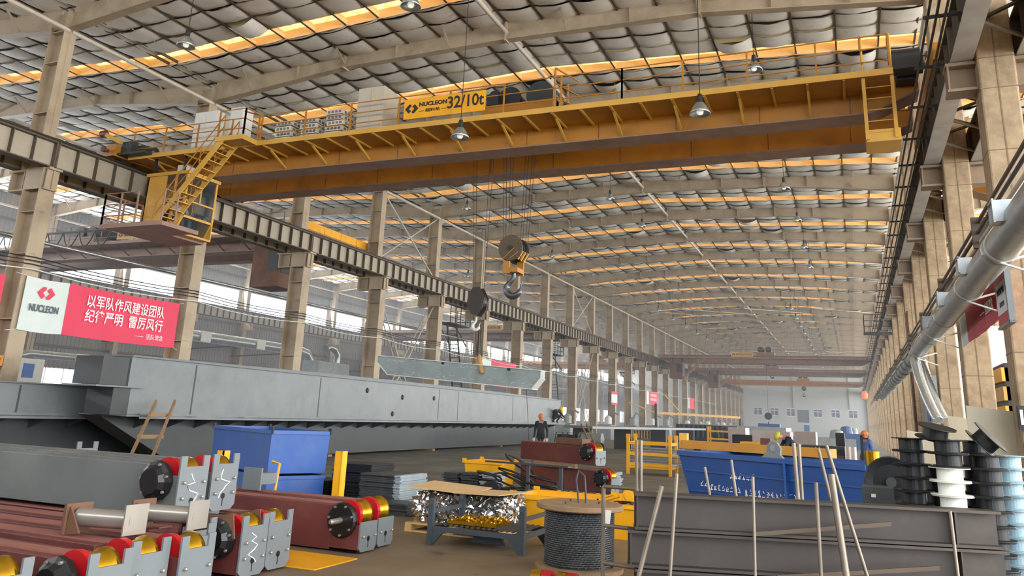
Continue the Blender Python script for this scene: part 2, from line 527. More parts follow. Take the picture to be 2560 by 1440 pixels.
# roof beams (one frame per column line and span)
def rafter(bay, name='roof_beam'):
    a, b = BAYS[bay]; c = (a + b) / 2; mb = MB()
    bot = [(a + .25, 12.33), (a + 5.95, 12.93), (c, 13.04), (b - 5.95, 12.93), (b - .25, 12.33)]
    for i in range(4):
        (xa, za), (xb, zb) = bot[i], bot[i + 1]
        ta, tb = roof(xa, bay) + .03, roof(xb, bay) + .03
        mb.prism([(xa, za), (xb, zb), (xb, tb), (xa, ta)], -.012, .012)
        mb.bar((xa, 0, za), (xb, 0, zb), .28, .03)
        mb.bar((xa, 0, ta), (xb, 0, tb), .28, .03)
    for x, z in bot[1:4]:
        mb.bb(x - .03, x + .03, -.15, .15, z - .06, roof(x, bay))
    for k in range(1, 12):
        x = a + (b - a) * k / 12
        z = None
        for i in range(4):
            if bot[i][0] <= x <= bot[i + 1][0]:
                t = (x - bot[i][0]) / (bot[i + 1][0] - bot[i][0]); z = bot[i][1] + t * (bot[i + 1][1] - bot[i][1])
        if k % 2: mb.bar((x, -.02, z + .02), (x + .05, -.75, roof(x, bay) - .04), .05, .05)   # fly brace
        else: mb.bb(x - .008, x + .008, -.13, .13, z, roof(x, bay))
    return struct(mb, name, M_cream)
for bay, n0, n1 in (('main', -1, N1), ('left', -1, N1), ('right', -1, 14)):
    r0 = rafter(bay)
    for n in range(n0, n1 + 1):
        o = r0 if n == n0 else r0.copy()
        if n != n0: COL.objects.link(o)
        o.location = (0, YN(n), 0)

# columns between main and left bay: H section, cap under the crane beams, narrower shaft above
def left_column():
    r = bpy.data.objects.new('column', None); COL.objects.link(r); r['kind'] = 'structure'
    m = MB()
    X0, X1 = -21.42, -20.72
    m.bb(X1 - .03, X1, -.24, .24, 0, 7.25).bb(X0, X0 + .03, -.24, .24, 0, 7.25).bb(X0, X1, -.02, .02, 0, 7.25)
    for z in (1.5, 3.6, 5.4, 6.6): m.bb(X0, X1, -.2, .2, z, z + .025)
    m.build('shaft', M_cream, r)
    c = MB()
    c.bb(-22.2, -20.5, -.2, .2, 7.82, 7.88).bb(-22.1, -20.6, -.2, .2, 7.25, 7.29).bb(-22.15, -20.55, -.02, .02, 7.29, 7.82)
    for x in (-22.1, -21.55, -20.62): c.bb(x - .02, x + .02, -.19, .19, 7.29, 7.82)
    c.bb(X0, X1, -.24, .24, 7.25, 7.88)
    c.build('corbel', M_cream, r)
    u = MB()
    X0, X1 = -21.72, -21.1
    u.bb(X1 - .025, X1, -.2, .2, 7.88, 12.9).bb(X0, X0 + .025, -.2, .2, 7.88, 12.9).bb(X0, X1, -.015, .015, 7.88, 12.9)
    for z in (9.6, 11.2, 12.2): u.bb(X0, X1, -.19, .19, z, z + .025)
    u.build('upper_shaft', M_cream, r)
    return r
c0 = left_column(); c0.location = (0, YN(-1), 0)
for n in range(0, N1 + 1): dup(c0, loc=(0, YN(n), 0))

# columns between main and right bay: boarded box columns with brackets
def right_column():
    r = bpy.data.objects.new('column', None); COL.objects.link(r); r['kind'] = 'structure'
    m = MB().bb(2.32, 2.88, -.3, .3, 0, 12.9)
    m.build('shaft', M_concrete, r, bevel=.03)
    s = MB()
    s.bb(2.585, 2.605, -.306, -.29, 0, 12.8)
    for z in (2.9, 6.2, 7.3, 7.86, 9.8): s.bb(2.315, 2.885, -.306, .306, z, z + .015)
    s.build('joint', mat('column_joint', (128, 108, 84), .8), r)
    c = MB()
    for a, b in ((1.85, 2.34), (2.86, 3.35)):
        c.bb(a, b, -.2, .2, 7.82, 7.88).bb(a, b, -.2, .2, 7.35, 7.4).bb(a, b, -.02, .02, 7.4, 7.82)
        c.bb(a + .02, a + .05, -.19, .19, 7.4, 7.82)
    c.build('corbel', mat('corbel_steel', (138, 118, 96), .6), r)
    return r
c1 = right_column(); c1.location = (0, YN(-1), 0)
for n in range(0, N1 + 1): dup(c1, loc=(0, YN(n), 0))
# outer column rows
def outer_column(x, s):
    m = MB()
    m.bb(x - .3, x - .27, -.2, .2, 0, 12.9).bb(x + .27, x + .3, -.2, .2, 0, 12.9).bb(x - .3, x + .3, -.015, .015, 0, 12.9)
    m.bb(x + s * .3, x + s * .95, -.15, .15, 7.3, 7.85)
    return struct(m, 'column', M_cream)
for x, s, nn in ((-45.1, 1, N1), (26.3, -1, 14)):
    o0 = outer_column(x, s)
    for n in range(-1, nn + 1):
        o = o0 if n == -1 else o0.copy()
        if n > -1: COL.objects.link(o)
        o.location = (0, YN(n), 0)

# crane runway beams: one per bay and side
XL, XR = -20.75, 2.11
def runway(x, nst, flange, soffit, side):
    r = bpy.data.objects.new('runway_beam', None); COL.objects.link(r); r['kind'] = 'structure'
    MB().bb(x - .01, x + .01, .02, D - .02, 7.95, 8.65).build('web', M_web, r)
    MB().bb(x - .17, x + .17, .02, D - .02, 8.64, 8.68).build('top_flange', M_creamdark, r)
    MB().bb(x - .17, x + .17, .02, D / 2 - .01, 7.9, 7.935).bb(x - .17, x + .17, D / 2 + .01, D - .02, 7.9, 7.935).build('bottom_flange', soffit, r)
    st = MB()
    for k in range(nst + 1):
        y = .03 + (D - .06) * k / nst
        w = .05 if k in (0, nst) else .014
        st.bb(x - .15, x + .15, y - w / 2, y + w / 2, 7.935, 8.64)
    st.build('stiffener', M_creamdark, r)
    MB().bb(x - .055, x + .055, 0, D, 8.68, 8.7).bb(x - .012, x + .012, 0, D, 8.7, 8.76).bb(x - .03, x + .03, 0, D, 8.76, 8.8).build('rail', M_rail, r)
    return r
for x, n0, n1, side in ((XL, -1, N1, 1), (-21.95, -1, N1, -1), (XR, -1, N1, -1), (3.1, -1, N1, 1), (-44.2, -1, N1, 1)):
    r0 = runway(x, 9, M_flange, M_soffit_bounce if x > 0 else M_creamdark, side)
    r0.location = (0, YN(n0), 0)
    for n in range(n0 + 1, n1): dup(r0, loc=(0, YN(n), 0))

# lacing between the two right runway beams
def lacing():
    m = MB()
    for k in range(4):
        y = D * k / 4
        m.bar((2.28, y + .05, 8.62), (2.95, y + .75, 8.62), .06, .05).bar((2.95, y + .75, 8.62), (2.28, y + 1.45, 8.62), .06, .05)
        m.bar((2.28, y + .05, 7.98), (2.95, y + .75, 7.98), .05, .05)
    return struct(m, 'truss_beam', M_creamdark)
l0 = lacing()
for n in range(-1, N1):
    o = l0 if n == -1 else l0.copy()
    if n > -1: COL.objects.link(o)
    o.location = (0, YN(n), 0)

# round tie pipes: along both column rows and the ridge
def pipe(x, z, n0, n1, r):
    o0 = struct(MB().tube([(0, .05, 0), (0, D - .05, 0)], r, 10), 'tie_beam', M_pipe)
    for n in range(n0, n1):
        o = o0 if n == n0 else o0.copy()
        if n > n0: COL.objects.link(o)
        o.location = (x, YN(n), z)
pipe(-21.12, 12.28, -1, N1, .07)
pipe(2.4, 12.28, -1, N1, .07)
pipe(-9.37, 13.28, -1, N1, .075)
pipe(-33.35, 13.28, -1, N1, .075)
pipe(-45.0, 12.28, -1, N1, .07)
pipe(14.6, 13.28, -1, 14, .075)
# cross bracing in the roof plane and between columns of the left row
def brace(a, b, r=.035, name='brace_beam', m=None):
    return struct(MB().tube([a, b], r, 8), name, m or M_pipe)
for n in (2, 11, 19):
    for k, (xa, xb) in enumerate(((-21.2, -15.4), (-15.4, -9.37), (-9.37, -3.4), (-3.4, 2.4))):
        za, zb = 12.75, 12.95
        brace((xa, YN(n), za), (xb, YN(n + 1), zb)); brace((xa, YN(n + 1), za), (xb, YN(n), zb - .1))
for n in (3, 8, 17):
    x = -21.25
    brace((x, YN(n) + .2, 8.9), (x, YN(n + 1) - .2, 12.2), .04); brace((x, YN(n) + .2, 12.2), (x, YN(n + 1) - .2, 8.9), .04)
    for dx in (-.14, .14):
        brace((x + dx, YN(n) + .2, 7.2), (x + dx, YN(n) + 3, 3.6), .035); brace((x + dx, YN(n + 1) - .2, 7.2), (x + dx, YN(n) + 3, 3.6), .035)
        brace((x + dx, YN(n) + 3, 3.6), (x + dx, YN(n) + .2, .2), .035); brace((x + dx, YN(n) + 3, 3.6), (x + dx, YN(n + 1) - .2, .2), .035)

# left outer wall: ribbed sheet with an upper and a lower window band; openings are real
M_wallsheet = mat('ribbed_wall', (132, 128, 122), .6, var=.1, scale=.6)
def ribbed(mb, x, y0, y1, z0, z1, step=.3, dep=.035):
    n = max(1, int(round((y1 - y0) / step))); s = (y1 - y0) / n
    vs = []; fs = []
    for i in range(n):
        y = y0 + i * s
        for yy, d in ((y, 0), (y + s * .4, 0), (y + s * .5, dep), (y + s * .9, dep)):
            vs += [(x + d, yy, z0), (x + d, yy, z1)]
    vs += [(x, y1, z0), (x, y1, z1)]
    for i in range(len(vs) // 2 - 1): fs.append((2 * i, 2 * i + 1, 2 * i + 3, 2 * i + 2))
    mb.add(vs, fs)
wl = MB(); wf = MB()
XW = -45.45
Z_LO, Z_HI, Z_U0, Z_U1 = 1.1, 3.3, 8.7, 10.5
wl.bb(XW - .1, XW + .05, Y_BACK, Y_END, 0, Z_LO)
ribbed(wl, XW, Y_BACK, Y_END, Z_HI, Z_U0); ribbed(wl, XW, Y_BACK, Y_END, Z_U1, 13.2)
wn = 1
for n in range(N0, N1):
    y0, y1 = YN(n), YN(n + 1)
    for (za, zb, nm) in ((Z_LO, Z_HI, 'lo'), (Z_U0, Z_U1, 'up')):
        wl.bb(XW - .05, XW + .05, y0 - .5, y0 + .5, za, zb)
    if n >= -1:
        f = MB()
        for (za, zb) in ((Z_LO, Z_HI), (Z_U0, Z_U1)):
            ya, yb = y0 + .5, y1 - .5
            for z in (za, zb): f.bb(XW - .03, XW + .03, ya, yb, z - .03, z + .03)
            for k in range(5): y = ya + (yb - ya) * k / 4; f.bb(XW - .02, XW + .02, y - .025, y + .025, za, zb)
            f.bb(XW - .02, XW + .02, ya, yb, (za + zb) / 2 + .2, (za + zb) / 2 + .23)
        struct(f, 'window_%d' % wn, M_white); wn += 1
struct(wl, 'wall_left', M_wallsheet)
g = MB()
for z in (4.6, 6.2, 7.8, 11.6): g.bb(XW + .06, XW + .16, Y_BACK, Y_END, z - .08, z + .08)
struct(g, 'wall_left_trim', M_creamdark)

# end wall with office windows, hatch and door
M_endwall = mat('end_wall_sheet', (178, 180, 178), .7, var=.05, scale=.4)
ew = MB(); YE = Y_END + .4
xs = [-18.45, -14.4, -10.2, -6.6 + .0, -2.4, .7]
wins = [(-19.1, -17.5), (-14.95, -13.3), (-10.75, -9.05), (-7.2, -5.1) if 0 else (-3.45 - .0, -1.75), (-.0, 1.6)]
WX = [P(1895, 1030, Y=YE).x, P(1936, 1031, Y=YE).x, P(1977, 1033, Y=YE).x, P(2045, 1036, Y=YE).x, P(2089, 1037, Y=YE).x, P(2133, 1039, Y=YE).x]
ops = [(x - .72, x + .72, 3.7, 5.15) for x in WX] + [(P(1993, 1030, Y=YE).x, P(2022, 1030, Y=YE).x, 2.55, 4.95)]
ops.sort()
x = -46.0
for (a, b, z0, z1) in ops:
    ew.bb(x, a, YE, YE + .2, 0, 13.8)
    ew.bb(a, b, YE, YE + .2, 0, z0); ew.bb(a, b, YE, YE + .2, z1, 13.8); x = b
ew.bb(x, 27.0, YE, YE + .2, 0, 13.8)
struct(ew, 'wall_back', M_endwall)
M_winglass = mat('dusk_glass', (96, 104, 132), .2, var=.05)
M_dooropen = mat('dim_opening', (92, 96, 104), .7)
wn0 = wn
for i, (a, b, z0, z1) in enumerate(ops):
    f = MB()
    if z1 - z0 < 2 and z0 > 1:
        f.bb(a, b, YE + .08, YE + .1, z0, z1)
        o = struct(f, 'window_%d' % wn, M_winglass); wn += 1
        fr = MB().bb(a, b, YE - .02, YE + .04, z1 - .5, z1 - .42).bb((a + b) / 2 - .05, (a + b) / 2 + .05, YE - .02, YE + .04, z0, z1)
        for z in (z0, z1): fr.bb(a - .06, b + .06, YE - .02, YE + .04, z - .05, z + .05)
        fr.build('window_frame', M_white, o)
    else:
        f.bb(a, b, YE + .1, YE + .14, z0, z1)
        struct(f, 'door_%d' % (i + 1), M_dooropen if z0 > 1 else M_bluedeep)
struct(MB().bb(-9.3, -8.3, YE - .06, YE, 0, 2.1), 'door_20', M_bluedeep)
g = MB()
for z in (5.35, 6.5, 7.6, 8.6): g.bb(-21, 2.4, YE - .08, YE - .02, z - .05, z + .05)
for x in (-10.9, -.6 + .0): g.bb(x - .2, x + .2, YE - .3, YE, 5.4, 13)
struct(g, 'wall_back_trim', M_endwall)
# unseen wall behind the camera; open strip added to light the ceiling
struct(MB().bb(-46, 2.6, Y_BACK - .2, Y_BACK, 0, 9.2).bb(-46, 2.6, Y_BACK - .2, Y_BACK, 11.8, 13.8), 'wall_front', M_wallsheet)
# ---------------------------------------------------------------- the yellow 32/10t bridge crane of the main bay
def railing(mb, pts, h=.85, step=1.6, r=.016, rails=(1.0, .65, .3), posts=True):
    for a, b in zip(pts[:-1], pts[1:]):
        a = Vector(a); b = Vector(b); L = (b - a).length; n = max(1, int(round(L / step)))
        for k in range(n + 1):
            p = a.lerp(b, k / n)
            if posts: mb.bar(p, p + Vector((0, 0, h)), .038, .038)
        for q in rails: mb.tube([a + Vector((0, 0, h * q)), b + Vector((0, 0, h * q))], r, 6)

def logo(mb, o, x, y, s):
    """two facing angular brackets forming a hexagon with a square hole; drawn in the plane (x, y)"""
    o = Vector(o); x = Vector(x); y = Vector(y); n = x.cross(y).normalized() * .006
    for sg in (1, -1):
        poly = [(-.08, .62), (-.42, .62), (-1.0, 0), (-.42, -.62), (-.08, -.3), (-.42, 0), (-.08, .36)] if sg == 1 else [(.08, -.62), (.42, -.62), (1.0, 0), (.42, .62), (.08, .3), (.42, 0), (.08, -.36)]
        vs = [o + (x * p[0] + y * p[1]) * s + n for p in poly]
        vb = [v - n * 1.2 for v in vs]
        k = len(poly)
        mb.add(vs + vb, [tuple(range(k)), tuple(range(2 * k - 1, k - 1, -1))] + [(i, (i + 1) % k, k + (i + 1) % k, k + i) for i in range(k)])

CX0, CX1 = -20.35, 1.75
crane = thing('bridge_crane', 'large yellow double-girder bridge crane with a 32/10t sign spanning the hall', 'crane', (-9.3, 19.4, 8.8))
def girder(y0, y1, name):
    g = MB()
    pts = [(CX0, 8.86), (CX0 + .9, 8.43), (CX1 - 1.0, 8.43), (CX1, 8.86), (CX1, 9.18), (CX0, 9.18)]
    g.prism(pts, y0, y1)
    o = g.build(name, M_yel, crane)
    f = MB()
    for (xa, za), (xb, zb) in (((CX0, 8.85), (CX0 + .9, 8.42)), ((CX0 + .9, 8.42), (CX1 - 1.0, 8.42)), ((CX1 - 1.0, 8.42), (CX1, 8.85))):
        f.bar((xa, (y0 + y1) / 2, za), (xb, (y0 + y1) / 2, zb), y1 - y0 + .07, .03)
    f.build('bottom_flange', M_brown, o)
    t = MB().bb(CX0, CX1, y0 - .04, y1 + .04, 9.18, 9.21)
    t.build('top_flange', M_yel, o)
    MB().bb(CX0, CX1, (y0 + y1) / 2 - .03, (y0 + y1) / 2 + .03, 9.21, 9.3).build('trolley_rail', M_rail, o)
    s = MB()
    for k in range(11):
        x = CX0 + 1.2 + k * 1.95
        s.bb(x - .01, x + .01, y0 - .006, y0 + .01, 8.46, 9.17)
    s.build('weld_seam', M_rust, o)
girder(18.05, 18.67, 'near_girder')
girder(20.1, 20.72, 'far_girder')
w = MB(); w.bb(-20.4, 1.2, 16.92, 18.04, 8.86, 8.88); w.build('walkway', M_yel, crane)
w = MB(); w.bb(-20.4, 1.2, 16.9, 16.93, 8.82, 8.96); w.bb(-16.35, -15.35, 16.3, 16.9, 8.86, 8.9); w.bb(-16.35, -15.35, 16.28, 16.31, 8.82, 8.96); w.bb(-15.38, -15.35, 16.3, 16.9, 8.82, 8.96)
w.build('walkway_edge', M_yelpale, crane)
for k in range(28):
    x = -19.6 + k * .735
    b = MB(); b.bar((x, 16.95, 8.83), (x, 18.05, 8.83), .05, .05)
    if k % 2 == 0 and not -18.6 < x < -15.6: b.bar((x, 17.3, 8.8), (x, 18.04, 8.47), .05, .05, up=(1, 0, 0))
    b.build('bracket', M_yelpale, crane)
r = MB(); railing(r, [(-15.3, 16.93, 8.9), (-4.6, 16.93, 8.9), (1.15, 16.93, 8.9)])
r.tube([(-15.3, 16.93, 9.75), (-15.45, 16.8, 9.75), (-15.6, 16.5, 9.75)], .022, 6)
railing(r, [(-20.3, 16.93, 8.9), (-16.4, 16.93, 8.9)], step=1.3)
railing(r, [(-15.38, 16.32, 8.9), (-15.38, 16.9, 8.9)], step=.6); railing(r, [(-16.3, 16.32, 8.9), (-15.38, 16.32, 8.9)], step=.9)
r.build('railing', M_yel, crane)
# raised safety gate beside the trolley
r = MB()
for y in (16.95, 17.9): r.tube([(-6.3, y, 8.9), (-6.3, y, 9.95), (-6.25, y, 10.0)], .03, 6)
for z in (10.0, 9.6, 9.25): r.tube([(-6.3, 16.95, z), (-6.0, 17.9, z)], .022, 6)
r.build('gate', M_yel, crane)
# end trucks over both rails
for x in (XL, XR):
    e = MB().bb(x - .2, x + .2, 16.5, 22.2, 8.86, 9.22)
    o = e.build('end_truck', M_yel, crane)
    wmb = MB()
    for y in (16.9, 17.5, 21.3, 21.9): wmb.lathe((x, y, 8.99), [(.19, -.09), (.19, .09)], 18, 'X')
    wmb.build('wheel', M_dark, o)
    b = MB()
    for y, sg in ((16.45, -1), (22.25, 1)):
        b.lathe((x, y, 9.0), [(.05, 0), (.05, sg * .12), (.09, sg * .13), (.09, sg * .22)], 12, 'Y')
    b.build('buffer', M_oxide, o)
b = MB().bar((-20.45, 16.6, 9.3), (-21.1, 16.55, 9.6), .1, .12)
o = b.build('boom', M_yelpale, crane)
MB().lathe((-21.2, 16.55, 9.64), [(.05, -.14), (.11, -.1), (.12, .08), (.06, .12)], 10, 'X').build('red_head', M_oxide, o)
b = MB().bb(-20.6, -19.4, 16.6, 17.5, 8.9, 8.96)
for y in (16.7, 17.1): b.bb(-20.5, -20.1, y, y + .25, 8.96, 9.35)
b.lathe((-19.9, 17.2, 9.1), [(.15, -.4), (.15, .3), (.08, .35)], 12, 'X')
b.build('travel_drive', M_darkgreen, crane)
b = MB().lathe((1.5, 17.3, 9.35), [(.16, -.35), (.16, .25), (.08, .3)], 12, 'X').bb(1.2, 1.8, 17.1, 17.5, 9.0, 9.25).bb(1.3, 1.7, 17.6, 18.0, 8.95, 9.4)
b.build('travel_drive', M_dark, crane)
# control cabinets and resistor crates on the walkway
def cabinet(x0, x1, y0, y1, z1, m, name='control_cabinet'):
    o = MB().bb(x0, x1, y0, y1, 8.92, z1).build(name, m, crane, bevel=.01)
    d = MB().bb(x0 + .04, (x0 + x1) / 2 - .01, y0 - .012, y0, 9.0, z1 - .08).bb((x0 + x1) / 2 + .01, x1 - .04, y0 - .012, y0, 9.0, z1 - .08)
    d.build('door', m, o)
cabinet(-12.25, -11.4, 17.2, 17.95, 10.3, M_grey)
cabinet(-18.3, -17.4, 17.3, 17.85, 10.3, M_white)
cabinet(-17.1, -16.6, 17.5, 17.95, 10.4, M_white)
M_crate = mat('resistor_crate', (214, 208, 196), .5, var=.05)
M_slot = mat('crate_slot', (120, 116, 108), .7)
for x, n in ((-14.95, 4), (-14.05, 4), (-13.2, 5)):
    for k in range(n):
        z = 8.93 + k * .165; xo = rnd.uniform(-.02, .05)
        o = MB().bb(x + xo, x + xo + .55, 17.1, 17.85, z, z + .135).build('resistor_crate', M_crate, crane)
        s = MB()
        for q in range(4):
            s.bb(x + xo + .06 + q * .12, x + xo + .14 + q * .12, 17.094, 17.1, z + .03, z + .105)
        for q in range(4):
            s.bb(x + xo + .55, x + xo + .556, 17.2 + q * .16, 17.3 + q * .16, z + .03, z + .105)
        s.build('slot', M_slot, o)
# sign with lettering
sg = MB().bb(-10.52, -8.14, 16.86, 16.88, 9.06, 9.62).build('sign_board', M_yelobj, crane)
lg = MB(); logo(lg, (-10.28, 16.855, 9.34), (1, 0, 0), (0, 0, 1), .2); lg.build('emblem', M_ink, sg)
text('NUCLEON', .155, M_ink, sg, frame((-10.06, 16.855, 9.43), (1, 0, 0), (0, 0, 1)), bold=.006, w=.82)
text('— 纽科伦 —', .1, M_ink, sg, frame((-10.06, 16.855, 9.25), (1, 0, 0), (0, 0, 1)), bold=.002, w=.82)
text('32/10t', .46, M_ink, sg, frame((-9.22, 16.855, 9.37), (1, 0, 0), (0, 0, 1)), bold=.008, w=1.04)
# ladder at the right end
l = MB()
for x in (.62, 1.17): l.bar((x, 17.0, 7.45), (x, 17.0, 8.9), .05, .07); l.tube([(x, 17.0, 8.9), (x, 17.0, 9.75), (x, 17.3, 9.95), (x, 17.6, 9.75)], .025, 6)
for k in range(6): l.tube([(.62, 17.0, 7.6 + k * .25), (1.17, 17.0, 7.6 + k * .25)], .012, 6)
l.build('ladder', M_yelpale, crane)
MB().bb(.6, 1.25, 17.0, 17.8, 7.4, 7.44).bb(.6, 1.25, 17.0, 17.03, 7.44, 7.66).bb(.6, .63, 17, 17.8, 7.44, 7.66).build('landing', M_yelpale, crane)
MB().bar((1.2, 17.4, 7.45), (1.2, 17.4, 8.9), .05).bar((.66, 17.75, 7.45), (.66, 17.75, 8.9), .05).bar((1.2, 17.75, 7.45), (1.2, 17.75, 8.9), .05).build('hanger', M_yel, crane)
# driver's cab hung below the left end, with stairs and a landing
cab = MB()
c0x, c1x, cy0, cy1, cz0, cz1 = -19.6, -18.0, 17.1, 18.35, 6.46, 8.25
cab.bb(c0x, -18.85, cy0, cy0 + .04, cz0, cz1).bb(c0x, c0x + .04, cy0, cy1, cz0, cz1).bb(c0x, c1x, cy1 - .04, cy1, cz0, cz0 + .6).bb(c0x, -18.9, cy1 - .04, cy1, cz0, cz1)
cab.bb(c0x - .05, c1x + .05, cy0 - .05, cy1 + .05, cz1, cz1 + .1).bb(c0x, c1x, cy0, cy1, cz0 - .06, cz0)
for x, y in ((-18.04, cy0 + .03), (-18.04, cy1 - .03)):
    cab.bar((x, y, cz0 + .5), (x, y, cz1), .07)
for y in (cy0 + .03, cy1 - .03): cab.bar((-18.04, y, cz0 + .5), (-18.3, y, cz0), .07)
cab.bar((-18.04, cy0, cz0 + .5), (-18.04, cy1, cz0 + .5), .07).bar((-18.04, cy0, 7.45), (-18.04, cy1, 7.45), .05).bar((-18.3, cy0, cz0 + .02), (-18.3, cy1, cz0 + .02), .07)
cab.bar((-18.04, cy0 + .62, 7.45), (-18.04, cy0 + .62, cz1), .05)
cab.bar((-18.85, cy0 + .03, 7.5), (-18.04, cy0 + .03, 7.5), .06).bar((-18.48, cy0 + .03, cz0), (-18.48, cy0 + .03, cz1), .05)
cabo = cab.build('cab', M_yelpale, crane)
gl = MB().quad((-18.03, cy0, cz0 + .5), (-18.03, cy1, cz0 + .5), (-18.03, cy1, cz1), (-18.03, cy0, cz1)).quad((-18.29, cy0, cz0), (-18.29, cy1, cz0), (-18.03, cy1, cz0 + .5), (-18.03, cy0, cz0 + .5))
gl.quad((-18.85, cy0 + .02, 7.5), (-18.05, cy0 + .02, 7.5), (-18.05, cy0 + .02, cz1), (-18.85, cy0 + .02, cz1)).quad((-18.85, cy1 - .02, cz0 + .6), (-18.05, cy1 - .02, cz0 + .6), (-18.05, cy1 - .02, cz1), (-18.85, cy1 - .02, cz1))
gl.build('window', M_glass, cabo)
MB().bb(-19.0, -18.6, 17.45, 17.95, cz0, cz0 + .42).bb(-19.1, -18.98, 17.45, 17.95, cz0 + .4, cz0 + 1.1).build('seat', M_dark, cabo)
MB().bb(-18.95, -18.55, 17.2, 17.42, cz0, cz0 + .75).bb(-18.95, -18.55, 18.0, 18.25, cz0, cz0 + .75).build('console', M_dark, cabo)
MB().bb(-18.75, -18.45, 17.35, 17.75, cz1 + .12, cz1 + .4).build('air_conditioner', M_white, cabo)
MB().bb(-19.6, -17.25, 15.7, 17.08, 6.34, 6.38).bb(-19.6, -17.25, 15.68, 15.72, 6.3, 6.42).bb(-17.27, -17.23, 15.7, 17.05, 6.3, 6.42).bb(-19.6, -18.3, 17.08, 18.4, 6.34, 6.4).build('cab_platform', M_brown, crane)
r = MB(); railing(r, [(-18.3, 15.72, 6.38), (-19.58, 15.72, 6.38), (-19.58, 17.05, 6.38)], step=.65, h=.95, r=.018); railing(r, [(-17.3, 15.72, 6.38), (-17.3, 16.2, 6.38)], step=.6, h=.95, r=.018)
r.build('platform_railing', M_brown, crane)
st = MB(); a0, a1 = Vector((-16.1, 0, 8.88)), Vector((-18.35, 0, 6.4))
for y in (16.32, 16.88): st.bar(a0 + Vector((0, y, 0)), a1 + Vector((0, y, 0)), .03, .16)
for k in range(11):
    p = a0.lerp(a1, (k + .5) / 11); st.bb(p.x - .09, p.x + .09, 16.33, 16.87, p.z - .012, p.z + .012)
st.build('stairs', M_yelpale, crane)
hr = MB()
for y in (16.32, 16.88):
    hr.tube([a0 + Vector((0, y, .75)), a1 + Vector((.1, y, .75)), a1 + Vector((0, y, .1))], .018, 6); hr.tube([a0 + Vector((0, y, .4)), a1 + Vector((.1, y, .4))], .014, 6)
    for t in (0, .33, .66): p = a0.lerp(a1, t); hr.tube([p + Vector((0, y, 0)), p + Vector((0, y, .75))], .016, 6)
hr.build('handrail', M_yel, crane)
h = MB()
for x, y in ((-19.5, 17.2), (-18.3, 17.2), (-19.5, 18.2), (-18.3, 18.2)): h.bar((x, y, cz1 + .08), (x, y, 8.86), .06)
h.build('hanger', M_dark, crane)

# trolley on the girders
tr = thing('crane_trolley', 'hoist trolley with drums and motors standing on the yellow crane girders', 'trolley', (-7.8, 19.4, 9.3))
t = MB()
for y in (18.36, 20.41): t.bb(-8.9, -6.75, y - .12, y + .12, 9.42, 9.78)
for x in (-8.8, -7.8, -6.85): t.bb(x - .1, x + .1, 18.3, 20.5, 9.45, 9.75)
t.build('frame', M_yel, tr)
for x in (-8.5, -7.1):
    for y in (18.36, 20.41): MB().lathe((x, y, 9.42), [(.12, -.06), (.12, .06)], 16, 'Y').build('wheel', M_dark, tr)
MB().lathe((-8.2, 19.4, 10.05), [(.34, -.9), (.34, -.86), (.27, -.85), (.27, .85), (.34, .86), (.34, .9)], 22, 'Y').build('rope_drum', M_dark, tr)
MB().lathe((-7.35, 19.3, 10.1), [(.4, -.7), (.4, -.66), (.3, -.65), (.3, .55), (.4, .56), (.4, .6)], 22, 'Y').build('rope_drum', M_darkgreen, tr)
MB().lathe((-6.95, 18.6, 9.95), [(.2, -.3), (.2, .3), (.1, .35)], 14, 'Y').bb(-7.1, -6.8, 18.4, 18.9, 9.75, 9.9).build('motor', M_darkgreen, tr)
MB().bb(-8.75, -8.4, 18.2, 18.7, 9.78, 10.1).lathe((-8.55, 18.5, 10.05), [(.17, -.25), (.17, .3)], 14, 'Y').build('gearbox', M_dark, tr)
MB().bb(-6.95, -6.72, 18.1, 18.25, 8.95, 9.4).build('limit_box', M_dark, tr)
MB().bb(-6.74, -6.7, 18.0, 18.06, 9.0, 10.0).build('current_arm', M_yelpale, tr)

# hook blocks on their ropes
hb = thing('hook_block', 'big main hook block with round yellow and black cheeks hanging from the trolley', 'hook block', (-8.25, 19.4, 5.1))
hx, hy = -8.25, 19.4
for dx in (-.3, -.24, -.16, -.1, .16, .22, .3, .36):
    MB().tube([(hx + dx, hy + dx * .2, 6.2), (hx + dx * 1.35, hy + dx * .6, 9.75)], .009, 5).build('rope', M_dark, hb)
ch = MB()
for y in (-.17, -.06, .06, .17): ch.lathe((hx, hy + y, 6.0), [(.06, -.012), (.33, -.012), (.33, .012), (.06, .012)], 26, 'Y')
ch.build('sheave', M_dark, hb)
k = MB()
for y in (-.26, .26): MB().lathe((hx, hy + y, 5.98), [(.05, -.02), (.34, -.02), (.36, 0), (.34, .02), (.05, .02)], 26, 'Y').build('cheek', mat('cheek_brown', (84, 68, 48), .5, var=.15), hb)
MB().lathe((hx, hy - .29, 5.98), [(.07, -.03), (.07, .03)], 14, 'Y').build('axle', M_dark, hb)
st = MB()
for q in range(3):
    a = -.1 + q * .22
    st.bar((hx - .1 + a, hy - .285, 5.68 + q * .02), (hx + .17 + a * .55, hy - .285, 5.98 + q * -.12), .006, .06, up=(0, 1, 0))
    st.bar((hx + .2, hy - .2 + q * .2, 5.68), (hx + .335, hy - .2 + q * .2, 5.9), .06, .04)
st.build('stripe', M_yelpale, hb)
MB().bb(hx - .2, hx - .02, hy - .26, hy - .2, 5.3, 5.75).bb(hx + .02, hx + .2, hy + .2, hy + .26, 5.3, 5.75).bb(hx - .2, hx + .2, hy - .2, hy + .2, 5.34, 5.46).build('side_plate', M_yel, hb)
